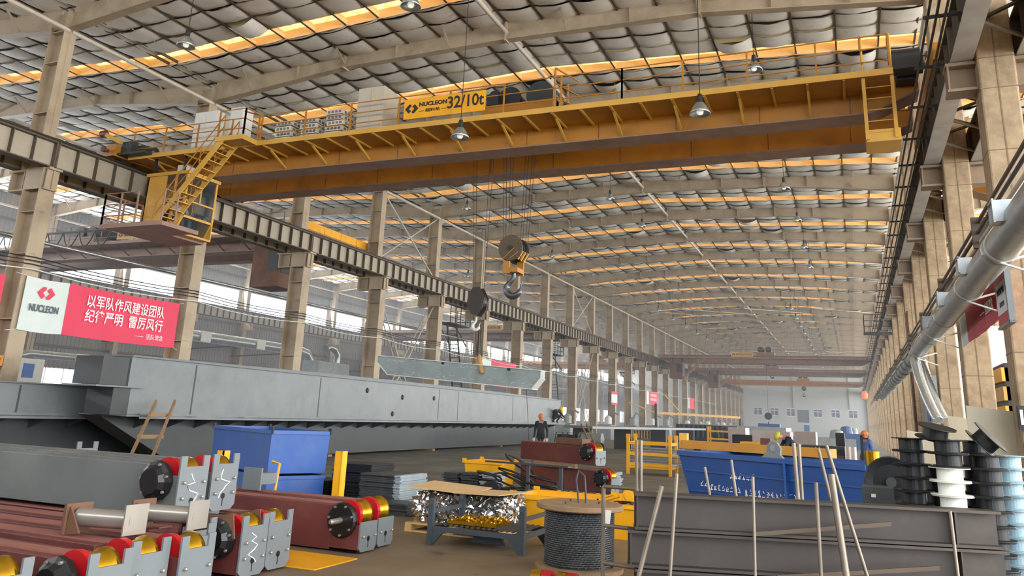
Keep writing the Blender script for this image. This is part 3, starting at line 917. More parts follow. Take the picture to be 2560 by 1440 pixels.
def hook(c, s, name, parent, m):
    c = Vector(c); pts = []; rs = []
    pts += [c + Vector((0, 0, s * 1.25)), c + Vector((0, 0, s * .75))]; rs += [.13 * s, .14 * s]
    for i in range(13):
        a = math.radians(115 + i * 20.5); rr = .5
        pts.append(c + Vector((rr * s * math.cos(a), 0, rr * s * math.sin(a)))); rs.append(s * (.15 + .1 * math.sin(PI * i / 12)) if i < 12 else .05 * s)
    pts.append(c + Vector((.62 * s, 0, .5 * s))); rs.append(.03 * s)
    return MB().tube(pts, rs, 10).build(name, m, parent)
hook((hx + .02, hy, 4.92), .4, 'hook', hb, mat('worn_steel', (96, 98, 102), .3, .6, var=.15))
hb2 = thing('hook_block', 'small dark auxiliary hook block with a white hook holding the lifted beam', 'hook block', (-9.5, 19.9, 4.1))
ax, ay = -9.5, 19.9
for dx in (-.22, -.14, .16, .24): MB().tube([(ax + dx * .7, ay, 5.0), (ax + dx * 1.6, ay - .2, 9.7)], .008, 5).build('rope', M_dark, hb2)
k = MB()
for y in (-.14, .14): k.prism([(ax - .1, 5.05), (ax + .1, 5.05), (ax + .27, 4.75), (ax + .2, 4.45), (ax + .05, 4.25), (ax - .12, 4.3), (ax - .27, 4.6), (ax - .22, 4.85)], ay + y - .02, ay + y + .02)
k.build('cheek', M_hot, hb2)
MB().lathe((ax, ay, 4.68), [(.05, -.1), (.25, -.1), (.25, .1), (.05, .1)], 20, 'Y').build('sheave', M_dark, hb2)
hook((ax - .02, ay, 3.98), .2, 'hook', hb2, M_white)
# sling and the lifted beam
BA = P(960, 913, Y=20.0); BB = P(1352, 951, Y=20.0)
sl = thing('chain_sling', 'chain sling with two tan straps gripping the hanging steel beam', 'sling', (ax, 20, 3.0))
c = MB(); mid = Vector((-9.42, 20.0, 2.98))
for j in range(22):
    z0 = 3.86 - j * .032; 
    c.lathe((ax + .03, 20.0, z0), [(.02, -.012), (.026, 0), (.02, .012)], 6, 'X' if j % 2 else 'Y')
for dx in (-.05, .05): c.tube([(ax + dx, 20 + dx, 3.88), (mid.x + dx, 20 + dx, 3.2)], .016, 6)
c.build('chain', M_dark, sl)
for dx, dy in ((-.2, .1), (.18, -.125)):
    e = Vector((mid.x + dx, 20.0 + dy * 1.6, 2.78))
    k = MB().tube([(mid.x, 20, 3.2), Vector((mid.x, 20, 3.2)).lerp(e, .5), e, e + Vector((dx * .2, 0, -.08))], [.035, .06, .075, .05], 10)
    k.build('strap', mat('tan_strap', (186, 146, 92), .7, var=.15), sl)
lb = thing('box_girder', 'grey box beam scrawled with white chalk hanging level from the small hook', 'steel beam', (BA + BB) / 2)
d = (BB - BA).normalized(); nz = Vector((0, 0, 1)); ny = Vector((0, 1, 0)); L = (BB - BA).length
b = MB(); hw, hh = .17, .24
def bp(t, y, z): return BA + d * t + ny * y + nz * z
prof = [(-.12, hh), (L + .05, hh), (L + .05, .05), (L - .18, -hh), (.22, -hh), (-.12, .08)]
b.add([bp(t, -hw, z) for t, z in prof] + [bp(t, hw, z) for t, z in prof], [tuple(range(6)), tuple(range(11, 5, -1))] + [(i, (i + 1) % 6, 6 + (i + 1) % 6, 6 + i) for i in range(6)])
b.build('box', mat('beam_mill_grey', (146, 158, 156), .42, .2, var=.1, dirt=(120, 126, 118), damt=.5, dscale=2), lb)
f = MB()
f.bar(bp(-.14, 0, hh + .01), bp(L + .07, 0, hh + .01), hw * 2 + .08, .02); f.bar(bp(.22, 0, -hh - .01), bp(L - .16, 0, -hh - .01), hw * 2 + .06, .02)
f.bar(bp(-.14, 0, .08), bp(.24, 0, -hh), hw * 2 + .06, .02); f.bar(bp(L + .06, 0, .05), bp(L - .18, 0, -hh), hw * 2 + .06, .02)
f.build('flange', M_white, lb)
s = MB()
for q in range(46):
    t = rnd.uniform(.1, L - .1); z = rnd.choice([hh - .07, -hh + .06, -hh + .1]) + rnd.uniform(-.03, .03)
    p = bp(t, -hw - .003, z); s.bar(p, p + d * rnd.uniform(.03, .16) + nz * rnd.uniform(-.03, .04), .004, .009, up=(0, 1, 0))
s.build('chalk_mark', M_letter, lb)
for t in (2.0, 4.0): 
    e = MB().lathe(bp(t, -hw - .01, hh - .03), [(.02, -.01), (.05, 0), (.02, .01)], 10, 'Y'); e.build('eye', M_dark, lb)
rp = MB().tube([bp(L - .4, 0, -hh - .02), bp(L - .37, .3, -hh - 1.6), bp(L - .35, .8, -BB.z + .01)], .006, 5)
one(rp, 'tag_line', M_dark, 'thin dark tag line hanging from the right end of the lifted beam', 'rope')
# ---------------------------------------------------------------- other cranes
def simple_crane(x0, x1, y, m, mb2, label, sign=None, cabx=None, deck=True, rail=True, trolley=None, tlabel='', group=None, stairs=False):
    c = thing('bridge_crane', label, 'crane', ((x0 + x1) / 2, y + 1.3, 8.8), group=group)
    for nm, ya in (('near_girder', y), ('far_girder', y + 2.05)):
        yb = ya + .62
        o = MB().prism([(x0, 8.86), (x0 + 1, 8.43), (x1 - 1, 8.43), (x1, 8.86), (x1, 9.2), (x0, 9.2)], ya, yb).build(nm, m, c)
        f = MB()
        for (xa, za), (xb, zb) in (((x0, 8.85), (x0 + 1, 8.42)), ((x0 + 1, 8.42), (x1 - 1, 8.42)), ((x1 - 1, 8.42), (x1, 8.85))):
            f.bar((xa, (ya + yb) / 2, za), (xb, (ya + yb) / 2, zb), .69, .03)
        f.bb(x0, x1, ya - .04, yb + .04, 9.2, 9.23)
        f.build('flange', mb2, o)
    for x in (x0 + .1, x1 - .1):
        o = MB().bb(x - .2, x + .2, y - 1.5, y + 4.2, 8.86, 9.22).build('end_truck', m, c)
    if deck:
        MB().bb(x0, x1 - .5, y - 1.15, y, 8.86, 8.88).bb(x0, x1 - .5, y - 1.17, y - 1.13, 8.82, 8.96).build('walkway', m, c)
        b = MB()
        for k in range(int((x1 - x0 - 2) / 1.5)):
            x = x0 + 1.2 + k * 1.5; b.bar((x, y - .75, 8.82), (x, y, 8.46), .05)
        b.build('bracket', mb2, c)
    if rail:
        r = MB(); railing(r, [(x0, y - 1.14, 8.9), (x1 - .5, y - 1.14, 8.9)], step=2.2, h=.9)
        r.build('railing', m, c)
    if cabx is not None:
        o = MB().bb(cabx - .75, cabx + .75, y - 1.3, y + .1, 6.5, 8.3).build('cab', M_rust if m is M_brown else mb2, c)
        MB().bb(cabx + .75, cabx + .77, y - 1.2, y, 7.1, 8.1).bb(cabx + .1, cabx + .65, y - 1.32, y - 1.3, 7.2, 8.1).build('window', M_dark, o)
        MB().bb(cabx - .6, cabx - .5, y - .6, y - .5, 8.3, 8.86).bb(cabx + .5, cabx + .6, y - .6, y - .5, 8.3, 8.86).build('hanger', M_dark, c)
    if stairs:
        s = MB()
        for yy in (y - 1.9, y - 1.35): s.bar((cabx + 3.4, yy, 8.9), (cabx + .9, yy, 6.5), .05, .14)
        s.build('stairs', mb2, c)
    if sign:
        sx, w, h = sign
        o = MB().bb(sx, sx + w, y - 1.21, y - 1.19, 9.0, 9.0 + h).build('sign_board', M_woodpale, c)
        l = MB(); logo(l, (sx + w * .12, y - 1.215, 9 + h / 2), (1, 0, 0), (0, 0, 1), h * .36); l.build('emblem', M_ink, o)
        text('NUCLEON 20t', h * .6, M_ink, o, frame((sx + w * .24, y - 1.215, 9 + h / 2), (1, 0, 0), (0, 0, 1)), w=w * .7, bold=.004)
    if trolley is not None:
        t = thing('crane_trolley', 'drum trolley on the ' + tlabel, 'trolley', (trolley, y + 1.3, 9.3), group=group)
        MB().bb(trolley - 1, trolley + 1, y + .2, y + 2.4, 9.3, 9.65).build('frame', m, t)
        for d in (-.5, .35): MB().lathe((trolley + d, y + 1.3, 9.95), [(.32, -.8), (.32, .8)], 16, 'Y').build('rope_drum', M_dark, t)
    return c
cA = simple_crane(-44.3, -21.9, 28.05, M_brown, M_brown, 'faded brown bridge crane in the left bay with a rusty driver cab', sign=(-32.2, 1.85, .42), cabx=-22.95, trolley=-36.5, tlabel='faded brown left bay crane')
e = MB().bb(-22.2, -21.85, 27.0, 33.2, 9.25, 9.6)
for k in range(4): e.bb(-21.85, -21.83, 27.8 + k * 1.3, 27.86 + k * 1.3, 9.25, 9.6)
e.build('yellow_truck', M_yelobj, cA)
fm = MB()
for k in range(9):
    x0 = -42.5 + k * 1.1
    fm.tube([(x0 + 1.1 * t / 6, 26.8, 9.5 - .75 * (1 - (2 * t / 6 - 1) ** 2)) for t in range(7)], .03, 6)
fm.tube([(-43.5, 26.8, 9.52), (-32.0, 26.8, 9.52)], .04, 6)
fm.build('festoon_cable', M_dark, cA)
simple_crane(-44.3, -21.9, 67.5, M_brown, M_brown, 'grey-brown bridge crane in the left bay beyond the lifted beam', sign=(-31.4, 2.3, .55), trolley=-27.5, tlabel='grey-brown left bay crane beyond the lifted beam')
simple_crane(-44.3, -21.9, 108.0, M_yel, M_yelpale, 'orange bridge crane far down the left bay', trolley=-33, tlabel='orange left bay crane')
simple_crane(-20.6, 2.0, 94.0, M_brown, M_brown, 'brown bridge crane of the main bay beyond the yellow crane', cabx=-18.6, stairs=True, sign=(-12.4, 2.4, .5), trolley=P(1921, 1045, Y=95.3).x, tlabel='nearer brown crane far down the main bay')
simple_crane(-20.6, 2.0, 116.0, M_brown, M_brown, 'second brown bridge crane down the main bay', cabx=-17.9, stairs=True, trolley=P(1930, 925, Y=117.3).x, tlabel='second brown crane far down the main bay')
simple_crane(-20.6, 2.0, 145.0, M_yel, M_yelpale, 'pale orange bridge crane nearest the end wall', trolley=P(2010, 975, Y=146.3).x, rail=False, tlabel='pale orange crane by the end wall')
simple_crane(3.25, 26.2, 24.0, M_yel, M_brown, 'yellow bridge crane in the right bay seen between the columns', trolley=9, tlabel='yellow crane in the right bay')
for (px_, py_, Y_, nm) in ((1921, 1045, 95.3, 'black hook block hanging from the nearer far crane'), (1930, 925, 117.3, 'black hook block close under the second far crane'), (2010, 975, 146.3, 'black hook block under the pale orange far crane')):
    p = P(px_, py_, Y=Y_)
    h = thing('hook_block', nm, 'hook block', p)
    MB().tube([p, (p.x, p.y, 9.32)], .02, 5).build('rope', M_dark, h)
    MB().lathe(p + Vector((0, 0, .2)), [(.1, -.2), (.4, -.18), (.4, .18), (.1, .2)], 14, 'Y').build('sheave', M_dark, h)
    hook(p + Vector((0, 0, -.9)), .4, 'hook', h, M_dark)

# ---------------------------------------------------------------- pendant lamps
M_lampbowl = emit('lamp_reflector', (244, 240, 226), .55)
def pendant(cord=4.0):
    r = thing('pendant_lamp', 'x', 'lamp')
    MB().tube([(0, 0, .42), (0, 0, cord)], .01, 6).build('cord', M_dark, r, local=True)
    MB().lathe((0, 0, 0), [(.045, .42), (.06, .36), (.06, .24), (.09, .2)], 12).build('cap', M_dark, r, local=True)
    MB().lathe((0, 0, 0), [(.085, .21), (.14, .14), (.2, .03), (.235, -.05), (.22, -.05), (.19, .03), (.12, .13)], 22, smooth=True).build('shade', M_galv, r, local=True)
    MB().lathe((0, 0, 0), [(.0, -.06), (.06, -.05), (.08, .0), (.05, .1), (0, .12)], 14, smooth=True).build('bulb', M_lampbowl, r, local=True)
    return r
LAMPS = [(465, 112, 10.4, 'pendant lamp hanging at upper left in front of the first skylight strip'),
 (1027, 12, 10.4, 'pendant lamp cut by the top edge of the picture'),
 (1150, 340, 16.4, 'bright pendant lamp in front of the yellow crane walkway below the sign'),
 (1750, 280, 16.4, 'bright pendant lamp in front of the yellow crane girder near its right end'),
 (1885, 172, 21.4, 'pendant lamp above the crane railing against the second skylight strip'),
 (1960, 470, 31.0, 'pendant lamp just below the yellow crane girder on the right'),
 (1167, 521, 35.7, 'pendant lamp hanging left of the crane ropes below the girder'),
 (1525, 496, 35.7, 'pendant lamp right of the main hook ropes under the first far roof beam'),
 (1605, 565, 41.7, 'pendant lamp right of the round hook block'),
 (1993, 550, 41.7, 'pendant lamp right of centre above the second orange strip below the crane'),
 (1380, 640, 47.7, 'pendant lamp just right of the main hook tip'),
 (2010, 618, 47.7, 'pendant lamp on the right, third one down below the crane'),
 (2024, 668, 53.7, 'pendant lamp on the right, fourth one down below the crane'),
 (1170, 690, 47.7, 'pendant lamp behind the small hook ropes'),
 (658, 300 + 355, 41.0, 'pendant lamp in the left bay under the brown crane')]
for i, (a, b, Y_, lb_) in enumerate(LAMPS):
    p = P(a, b, Z=Y_) if Y_ < 12 else P(a, b, Y=Y_)
    o = pendant(roof(p.x, 'main' if p.x > -21.3 else 'left') - p.z - .05)
    o.location = p; o['label'] = lb_; o['group'] = 'pendant lamps under the roof'
lamp0 = None
for n in range(8, 20):
    for x in (-14.6, -4.1):
        if lamp0 is None: lamp0 = pendant(roof(-4.1, 'main') - 10.65); o = lamp0; o.location = (x, YN(n) + 3, 10.6); o['label'] = 'tiny pendant lamp far down the hall under the roof beams'; o['group'] = 'far pendant lamps'
        else: o = dup(lamp0, loc=(x, YN(n) + 3, 10.6)); o['label'] = 'tiny pendant lamp far down the hall under the roof beams'; o['group'] = 'far pendant lamps'

# ---------------------------------------------------------------- banners and signs
def cloth(mb, x, y0, y1, z0, z1, wave, n=24):
    vs = []; fs = []
    for i in range(n + 1):
        y = y0 + (y1 - y0) * i / n
        for j in range(5):
            z = z0 + (z1 - z0) * j / 4
            vs.append((x + wave * math.sin(i * .9 + j * .4) + wave * .6 * math.sin(i * 2.3), y, z - .03 * math.sin(PI * i / n)))
    for i in range(n):
        for j in range(4): fs.append((i * 5 + j, i * 5 + j + 1, i * 5 + j + 6, i * 5 + j + 5))
    mb.add(vs, fs, True)
def banner(x, y0, ysplit, y1, z0, z1, label, writing=True, face=1):
    r = thing('banner', label, 'banner', (x, (y0 + y1) / 2, z0))
    m = MB(); cloth(m, x, y0, ysplit, z0, z1, .006); w = m.build('white_panel', M_banwhite, r)
    m = MB(); cloth(m, x, ysplit, y1, z0, z1, .006); rd = m.build('red_panel', M_banred, r)
    t = MB()
    for y in (y0, y1):
        for z in (z0, z1): t.tube([(x, y, z), (x - .1, y + (-.25 if y == y0 else .25), z + (.05 if z == z1 else -.05))], .008, 5)
    t.build('tie', M_white, r)
    if writing:
        xx = x + .035 * face; W = y1 - ysplit; ww = ysplit - y0
        lg = MB(); c = Vector((xx, y0 + ww * .46, z0 + 1.06))
        for sg in (1,): pass
        text('NUCLEON', .27, M_inkgrey, w, frame((xx, y0 + ww * .16, z0 + .62), (0, 1, 0), (0, 0, 1)), bold=.008, w=ww * .66)
        l1 = MB(); logo(l1, (xx - .004, y0 + ww * .48, z0 + 1.06), (0, 1, 0), (0, 0, 1), .27); l1.build('emblem', M_banred, w)
        text('以军队作风建设团队', .4, M_letter, rd, frame((xx, ysplit + W * .15, z0 + 1.03), (0, 1, 0), (0, 0, 1)), bold=.004, w=W * .7)
        text('纪律严明  雷厉风行', .4, M_letter, rd, frame((xx, ysplit + W * .15, z0 + .6), (0, 1, 0), (0, 0, 1)), bold=.004, w=W * .7)
        text('——  团队理念', .18, M_letter, rd, frame((xx, ysplit + W * .6, z0 + .23), (0, 1, 0), (0, 0, 1)), w=W * .27)
    return r
XB = -20.66
banner(XB, 14.6, 15.95, 20.12, 3.33, 4.79, 'red and white NUCLEON banner with two lines of white characters between the left columns')
b2 = thing('banner', 'end of a red banner with a white panel at the left edge of the hall', 'banner', (XB, 13, 3.4))
m = MB(); cloth(m, XB, 9.0, 14.02, 3.42, 4.7, .006); rp_ = m.build('red_panel', M_banred, b2)
m = MB(); m.bb(XB + .012, XB + .02, 9.0, 13.8, 3.62, 4.46); m.build('white_panel', M_banwhite, b2)
text('改', .42, M_inkgrey, b2, frame((XB + .026, 13.42, 4.06), (0, 1, 0), (0, 0, 1)), bold=.006)
b = banner(XB, 44.3, 45.7, 49.7, 3.37, 4.95, 'red and white banner half hidden behind the lifted steel beam', False)
b = banner(XB, 86.8, 88.0, 92.2, 3.4, 4.85, 'small red and white banner far along the left column row', False)
ln = MB()
for z in (4.4, 3.95): ln.bb(XB + .03, XB + .04, 88.5, 91.6, z - .14, z + .14)
ln.build('lettering', mat('faint_letter', (238, 170, 184), .6, var=0), b)
banner(XB, 111.0, 111.8, 115.6, 3.5, 4.95, 'distant red banner on the left column row before the far cranes', False)
brd = thing('banner', 'red banner with a white end behind the big duct on the right', 'banner', (2.26, 17, 3.4))
m = MB(); cloth(m, 2.26, 14.9, 18.7, 3.47, 5.0, .006); r2_ = m.build('red_panel', mat('banner_red_dull', (190, 62, 72), .6, var=.06), brd)
m = MB(); cloth(m, 2.26, 18.7, 19.75, 3.47, 5.0, .006); m.build('white_panel', M_banwhite, brd)
text('团队理念', .22, M_letter, r2_, frame((2.22, 15.9, 3.75), (0, -1, 0), (0, 0, 1)))
text('——', .25, M_letter, r2_, frame((2.22, 16.5, 3.75), (0, -1, 0), (0, 0, 1)))
sb = thing('sign_board', 'red board with a white notice in a grey frame fixed to the near right column', 'sign', (2.2, 13.9, 3.3))
MB().bb(2.16, 2.2, 13.25, 14.25, 3.25, 4.05).build('board', mat('sign_red', (186, 56, 64), .5, var=.04), sb)
MB().bb(2.14, 2.22, 13.2, 13.26, 3.22, 4.08).bb(2.14, 2.22, 13.2, 14.25, 3.22, 3.26).build('frame', M_steelgrey, sb)
MB().bb(2.15, 2.16, 13.35, 14.15, 3.42, 3.88).build('notice', M_white, sb)
text('安全生产区', .1, M_ink, sb, frame((2.145, 14.0, 3.75), (0, -1, 0), (0, 0, 1)), w=.55)
text('注意安全', .08, M_inkgrey, sb, frame((2.145, 13.9, 3.55), (0, -1, 0), (0, 0, 1)), w=.4)
tg = thing('number_plate', 'small orange plate C28 on the first left column', 'sign', (-20.9, 14.4, 2.4))
MB().bb(-21.35, -20.72, 14.44, 14.455, 2.35, 2.62).build('plate', mat('plate_orange', (244, 158, 40), .5, var=0), tg)
text('C28', .22, M_rust, tg, frame((-21.25, 14.435, 2.485), (1, 0, 0), (0, 0, 1)), w=.45)
for px_, py_, h_ in ((1530, 995, .0),):
    p = P(1530, 995, X=-20.7); p.y = round((p.y - 14.72) / 6) * 6 + 14.72
    s_ = thing('notice_board', 'small white and red notice on a column of the left row', 'sign', p)
    MB().bb(p.x, p.x + .02, p.y - 1.6, p.y + .4, p.z - .6, p.z + .6).build('board', M_banwhite, s_)
    MB().bb(p.x + .02, p.x + .03, p.y - 1.6, p.y + .4, p.z + .35, p.z + .6).bb(p.x + .02, p.x + .03, p.y - 1.6, p.y + .4, p.z - .6, p.z - .4).build('band', M_banred, s_)

# ---------------------------------------------------------------- pipes, cables and ducts
def line(name, pts, r, m, label, cat, n=8): return one(MB().tube(pts, r, n), name, m, label, cat)
line('pipe', [(-21.95, 8, 6.02), (-21.95, 60, 6.02)], .06, M_galv, 'grey conduit pipe running behind the left columns above the banner', 'pipe')
for k, (z, x) in enumerate(((5.32, -20.66), (5.22, -20.62), (5.12, -20.66))):
    pts = []
    for n in range(-1, 14):
        for t in range(4): pts.append((x, YN(n) + D * t / 4, z - .1 * 4 * (t / 4) * (1 - t / 4)))
    line('cable', pts, .016, M_dark, ('uppermost', 'middle', 'lowest')[k] + ' of three thin dark cables strung along the left columns', 'cable', 5)
pts = []
for n in range(-1, 20):
    for t in range(4): pts.append((-20.6, YN(n) + D * t / 4, 4.98 - .14 * 4 * (t / 4) * (1 - t / 4) - n * .012))
line('cable', pts, .018, M_white, 'white cable sagging along the left columns over the banner', 'cable', 6)
for k, (x, z) in enumerate(((2.1, 5.06), (2.08, 4.88), (2.1, 4.72))):
    line('pipe', [(x, 5, z), (x, 120, z)], .032, (M_creamdark, M_hot, M_pipe)[k], ('top dark pipe', 'middle dark pipe', 'lowest pale pipe')[k] + ' of the three running along the right columns', 'pipe')
for n in range(-1, 14):
    o = struct(MB().bb(2.0, 2.32, YN(n) - .05, YN(n) + .05, 4.62, 5.14), 'pipe_bracket_beam', M_creamdark)
# conductor bars beside the right runway
for k, (x, z) in enumerate(((1.5, 8.12), (1.61, 8.06), (1.72, 8.0))):
    line('conductor_bar', [(x, 8, z), (x, 168, z)], .022, M_dark, ('outer', 'middle', 'inner')[k] + ' of three black conductor bars hung beside the right crane runway', 'conductor bar', 6)
hng = None
for k in range(60):
    if hng is None:
        hng = MB().bb(1.42, 1.96, -.03, .03, -.02, .02).bb(1.9, 1.96, -.03, .03, -.14, .0).build('conductor_hanger', M_dark); hng['kind'] = 'structure'; o = hng
    else: o = hng.copy(); COL.objects.link(o)
    o.location = (0, 9 + k * 2.0, 8.06)
# the big duct on the right
dk = thing('ventilation_duct', 'large galvanised ventilation duct running along the right columns', 'duct', (1.85, 16, 3.8))
DX, DZ = 1.84, 3.94
b = MB(); ys = [5 + k * 1.0 for k in range(22)]
b.tube([(DX, y, DZ) for y in ys], .2, 20); b.build('pipe', M_galv, dk)
b = MB()
for y in (8.2, 11.5, 14.6, 18.4, 22.0, 25.6): b.lathe((DX, y, DZ), [(.2, -.04), (.215, -.03), (.215, .03), (.2, .04)], 20, 'Y')
b.build('joint_band', M_galv, dk)
for y in (9.9, 13.2, 16.5, 20.0):
    o = MB().bb(DX - .28, DX - .1, y - .13, y + .13, DZ - .02, DZ + .22).build('outlet', M_galv, dk)
    f = MB()
    for z in (DZ - .02, DZ + .22): f.bb(DX - .295, DX - .275, y - .145, y + .145, z - .015, z + .015)
    for yy in (y - .13, y + .13): f.bb(DX - .295, DX - .275, yy - .015, yy + .015, DZ - .02, DZ + .22)
    f.build('rim', M_galv, o)
for y in (11.2, 14.5, 20.6, 26.0):
    MB().tube([(DX - .05, y, DZ - .22), (2.32, y + .15, DZ - .4)], .016, 6).tube([(DX - .05, y, DZ - .22), (2.32, y + .15, DZ - .05)], .018, 6).lathe((DX, y, DZ), [(.214, -.02), (.214, .02)], 20, 'Y').build('bracket', M_white, dk)
b = MB()
b.tube([(DX, 26, DZ), (DX, 27, DZ), (DX, 28.2, DZ - .05)], [.2, .2, .17], 16); b.tube([(DX, 28.2, DZ - .05), (DX, 62, DZ - .05)], .17, 14)
b.build('far_pipe', M_galv, dk)
b = MB()
for k in range(16): b.lathe((DX, 29.5 + k * 2, DZ - .05), [(.17, -.08), (.22, -.03), (.22, .03), (.17, .08)], 12, 'Y')
b.build('outlet_collar', M_steelgrey, dk)
for k, (xa, ya) in enumerate(((DX - .1, 26.3), (DX + .15, 27.2))):
    pts = []; rs = []
    for i in range(41):
        t = i / 40; pts.append((xa + .25 * t * t + .1 * t, ya - 1.2 * t, DZ - .2 - 1.75 * t)); rs.append(.13 + (.012 if i % 2 else 0))
    MB().tube(pts, rs, 14).build('flexible_hose', M_alu, dk)
# welding fume collector cabinets between the right columns
f1 = thing('filter_cabinet', 'tall grey filter cabinet with a blue square between the right columns', 'cabinet', (2.6, 30, 0))
MB().bb(2.2, 3.1, 28.4, 32.2, 0, 3.4).build('body', M_clutter, f1, bevel=.02)
MB().bb(2.18, 2.2, 28.7, 29.6, 2.0, 2.6).build('blue_panel', M_panelblue, f1)
# ducts along the left wall
d1 = thing('ventilation_duct', 'bright galvanised duct bending down into the white cabinet by the left wall', 'duct', (-39, 30, 3.6))
MB().tube([(-40, 28.4, 2.6), (-40, 28.5, 3.3), (-40, 28.7, 3.6), (-40, 29.2, 3.74), (-40, 36.5, 3.74)], .2, 16).build('pipe', M_galv, d1)
MB().bb(-39.82, -39.76, 31.9, 32.7, 3.55, 3.95).build('damper', M_white, d1)
for y in (29.5, 36): MB().bar((-40, y, 3.52), (-45.3, y, 3.3), .08).build('bracket', M_steeldark, d1)
d2 = thing('ventilation_duct', 'long galvanised duct with two square dampers behind the left columns', 'duct', (-40, 45, 5.8))
MB().tube([(-40, 37, 5.85), (-40, 51.6, 5.85), (-40, 52.6, 5.7), (-40, 53.2, 5.2), (-40, 53.4, 2.5)], .36, 16).build('pipe', M_galv, d2)
for y in (38, 44, 50): MB().bar((-40, y, 5.46), (-45.3, y, 5.2), .08).build('bracket', M_steeldark, d2)
for y in (41.2, 46.7): MB().bb(-39.62, -39.55, y - .45, y + .45, 5.5, 6.2).build('damper', M_white, d2)
wc = thing('filter_cabinet', 'white filter cabinet with a blue door near the first left column', 'cabinet', (-39, 28, 0))
MB().bb(-39.6, -38.2, 27.3, 28.9, 0, 3.4).build('body', M_white, wc, bevel=.03)
MB().bb(-38.8, -38.35, 27.28, 27.3, 2.5, 3.1).bb(-38.2, -38.18, 27.75, 28.35, 2.45, 3.15).build('blue_door', M_panelblue, wc)
w2 = thing('filter_unit', 'grey white filter unit with a curved silver pipe behind the grey girder', 'cabinet', (-30, 42, 0))
MB().bb(-31, -29.8, 40.5, 43.8, 0, 4.35).build('body', M_clutter, w2, bevel=.03)
MB().tube([(-30.4, 43.2, 4.3), (-30.4, 43.2, 4.9), (-30.4, 42.8, 5.25), (-30.4, 42.2, 5.35), (-30.4, 41.9, 5.2)], .22, 14).build('pipe', M_galv, w2)
d3 = thing('ventilation_duct', 'galvanised duct along the left wall beyond the lifted beam', 'duct', (-40, 80, 5.6))
MB().tube([(-38, 60, 5.3), (-38, 112, 5.3)], .36, 14).build('pipe', M_galv, d3)
for y in (61, 71, 81, 91, 101, 111): MB().bar((-38, y, 4.92), (-45.3, y, 4.7), .08).build('bracket', M_steeldark, d3)
for y in (66, 76, 86, 96): MB().bb(-37.62, -37.55, y - .45, y + .45, 4.95, 5.65).build('damper', M_white, d3)

# crane access stairs in the left bay
def stair_tower(y, label, x=-22.6, z=6.9):
    s = thing('access_stairs', label, 'stairs', (x, y, 0))
    MB().bb(x - .5, x + .5, y - 1.4, y + 1.4, z - .06, z).build('platform', M_dark, s)
    r = MB(); railing(r, [(x + .48, y - 1.38, z), (x + .48, y + 1.38, z), (x - .48, y + 1.38, z)], step=.7, h=1.0, r=.02); r.build('railing', M_dark, s)
    b = MB(); b.bar((x - .45, y - 1.2, z - .05), (-21.75, y - 2.2, z - 1.3), .06).bar((x - .45, y + 1.2, z - .05), (-21.8, y + .3, z - 1.3), .06); b.build('strut', M_dark, s)
    t = MB(); a0 = Vector((x, y - .2, z)); a1 = Vector((x - .3, y + 2.6, .1))
    for dx in (-.32, .32): t.bar(a0 + Vector((dx, 0, 0)), a1 + Vector((dx, 0, 0)), .05, .16)
    t.build('stringer', M_dark, s)
    t = MB()
    for k in range(26): p = a0.lerp(a1, (k + .5) / 26); t.bb(p.x - .3, p.x + .3, p.y - .1, p.y + .1, p.z - .015, p.z + .015)
    t.build('step', M_creamdark, s)
stair_tower(44.0, 'dark crane access stairs with a landing between left columns, nearest the hook')
stair_tower(62.0, 'dark crane access stairs behind the right end of the lifted beam', z=6.6)
stair_tower(86.0, 'dark crane access stairs far along the left columns', z=6.6)
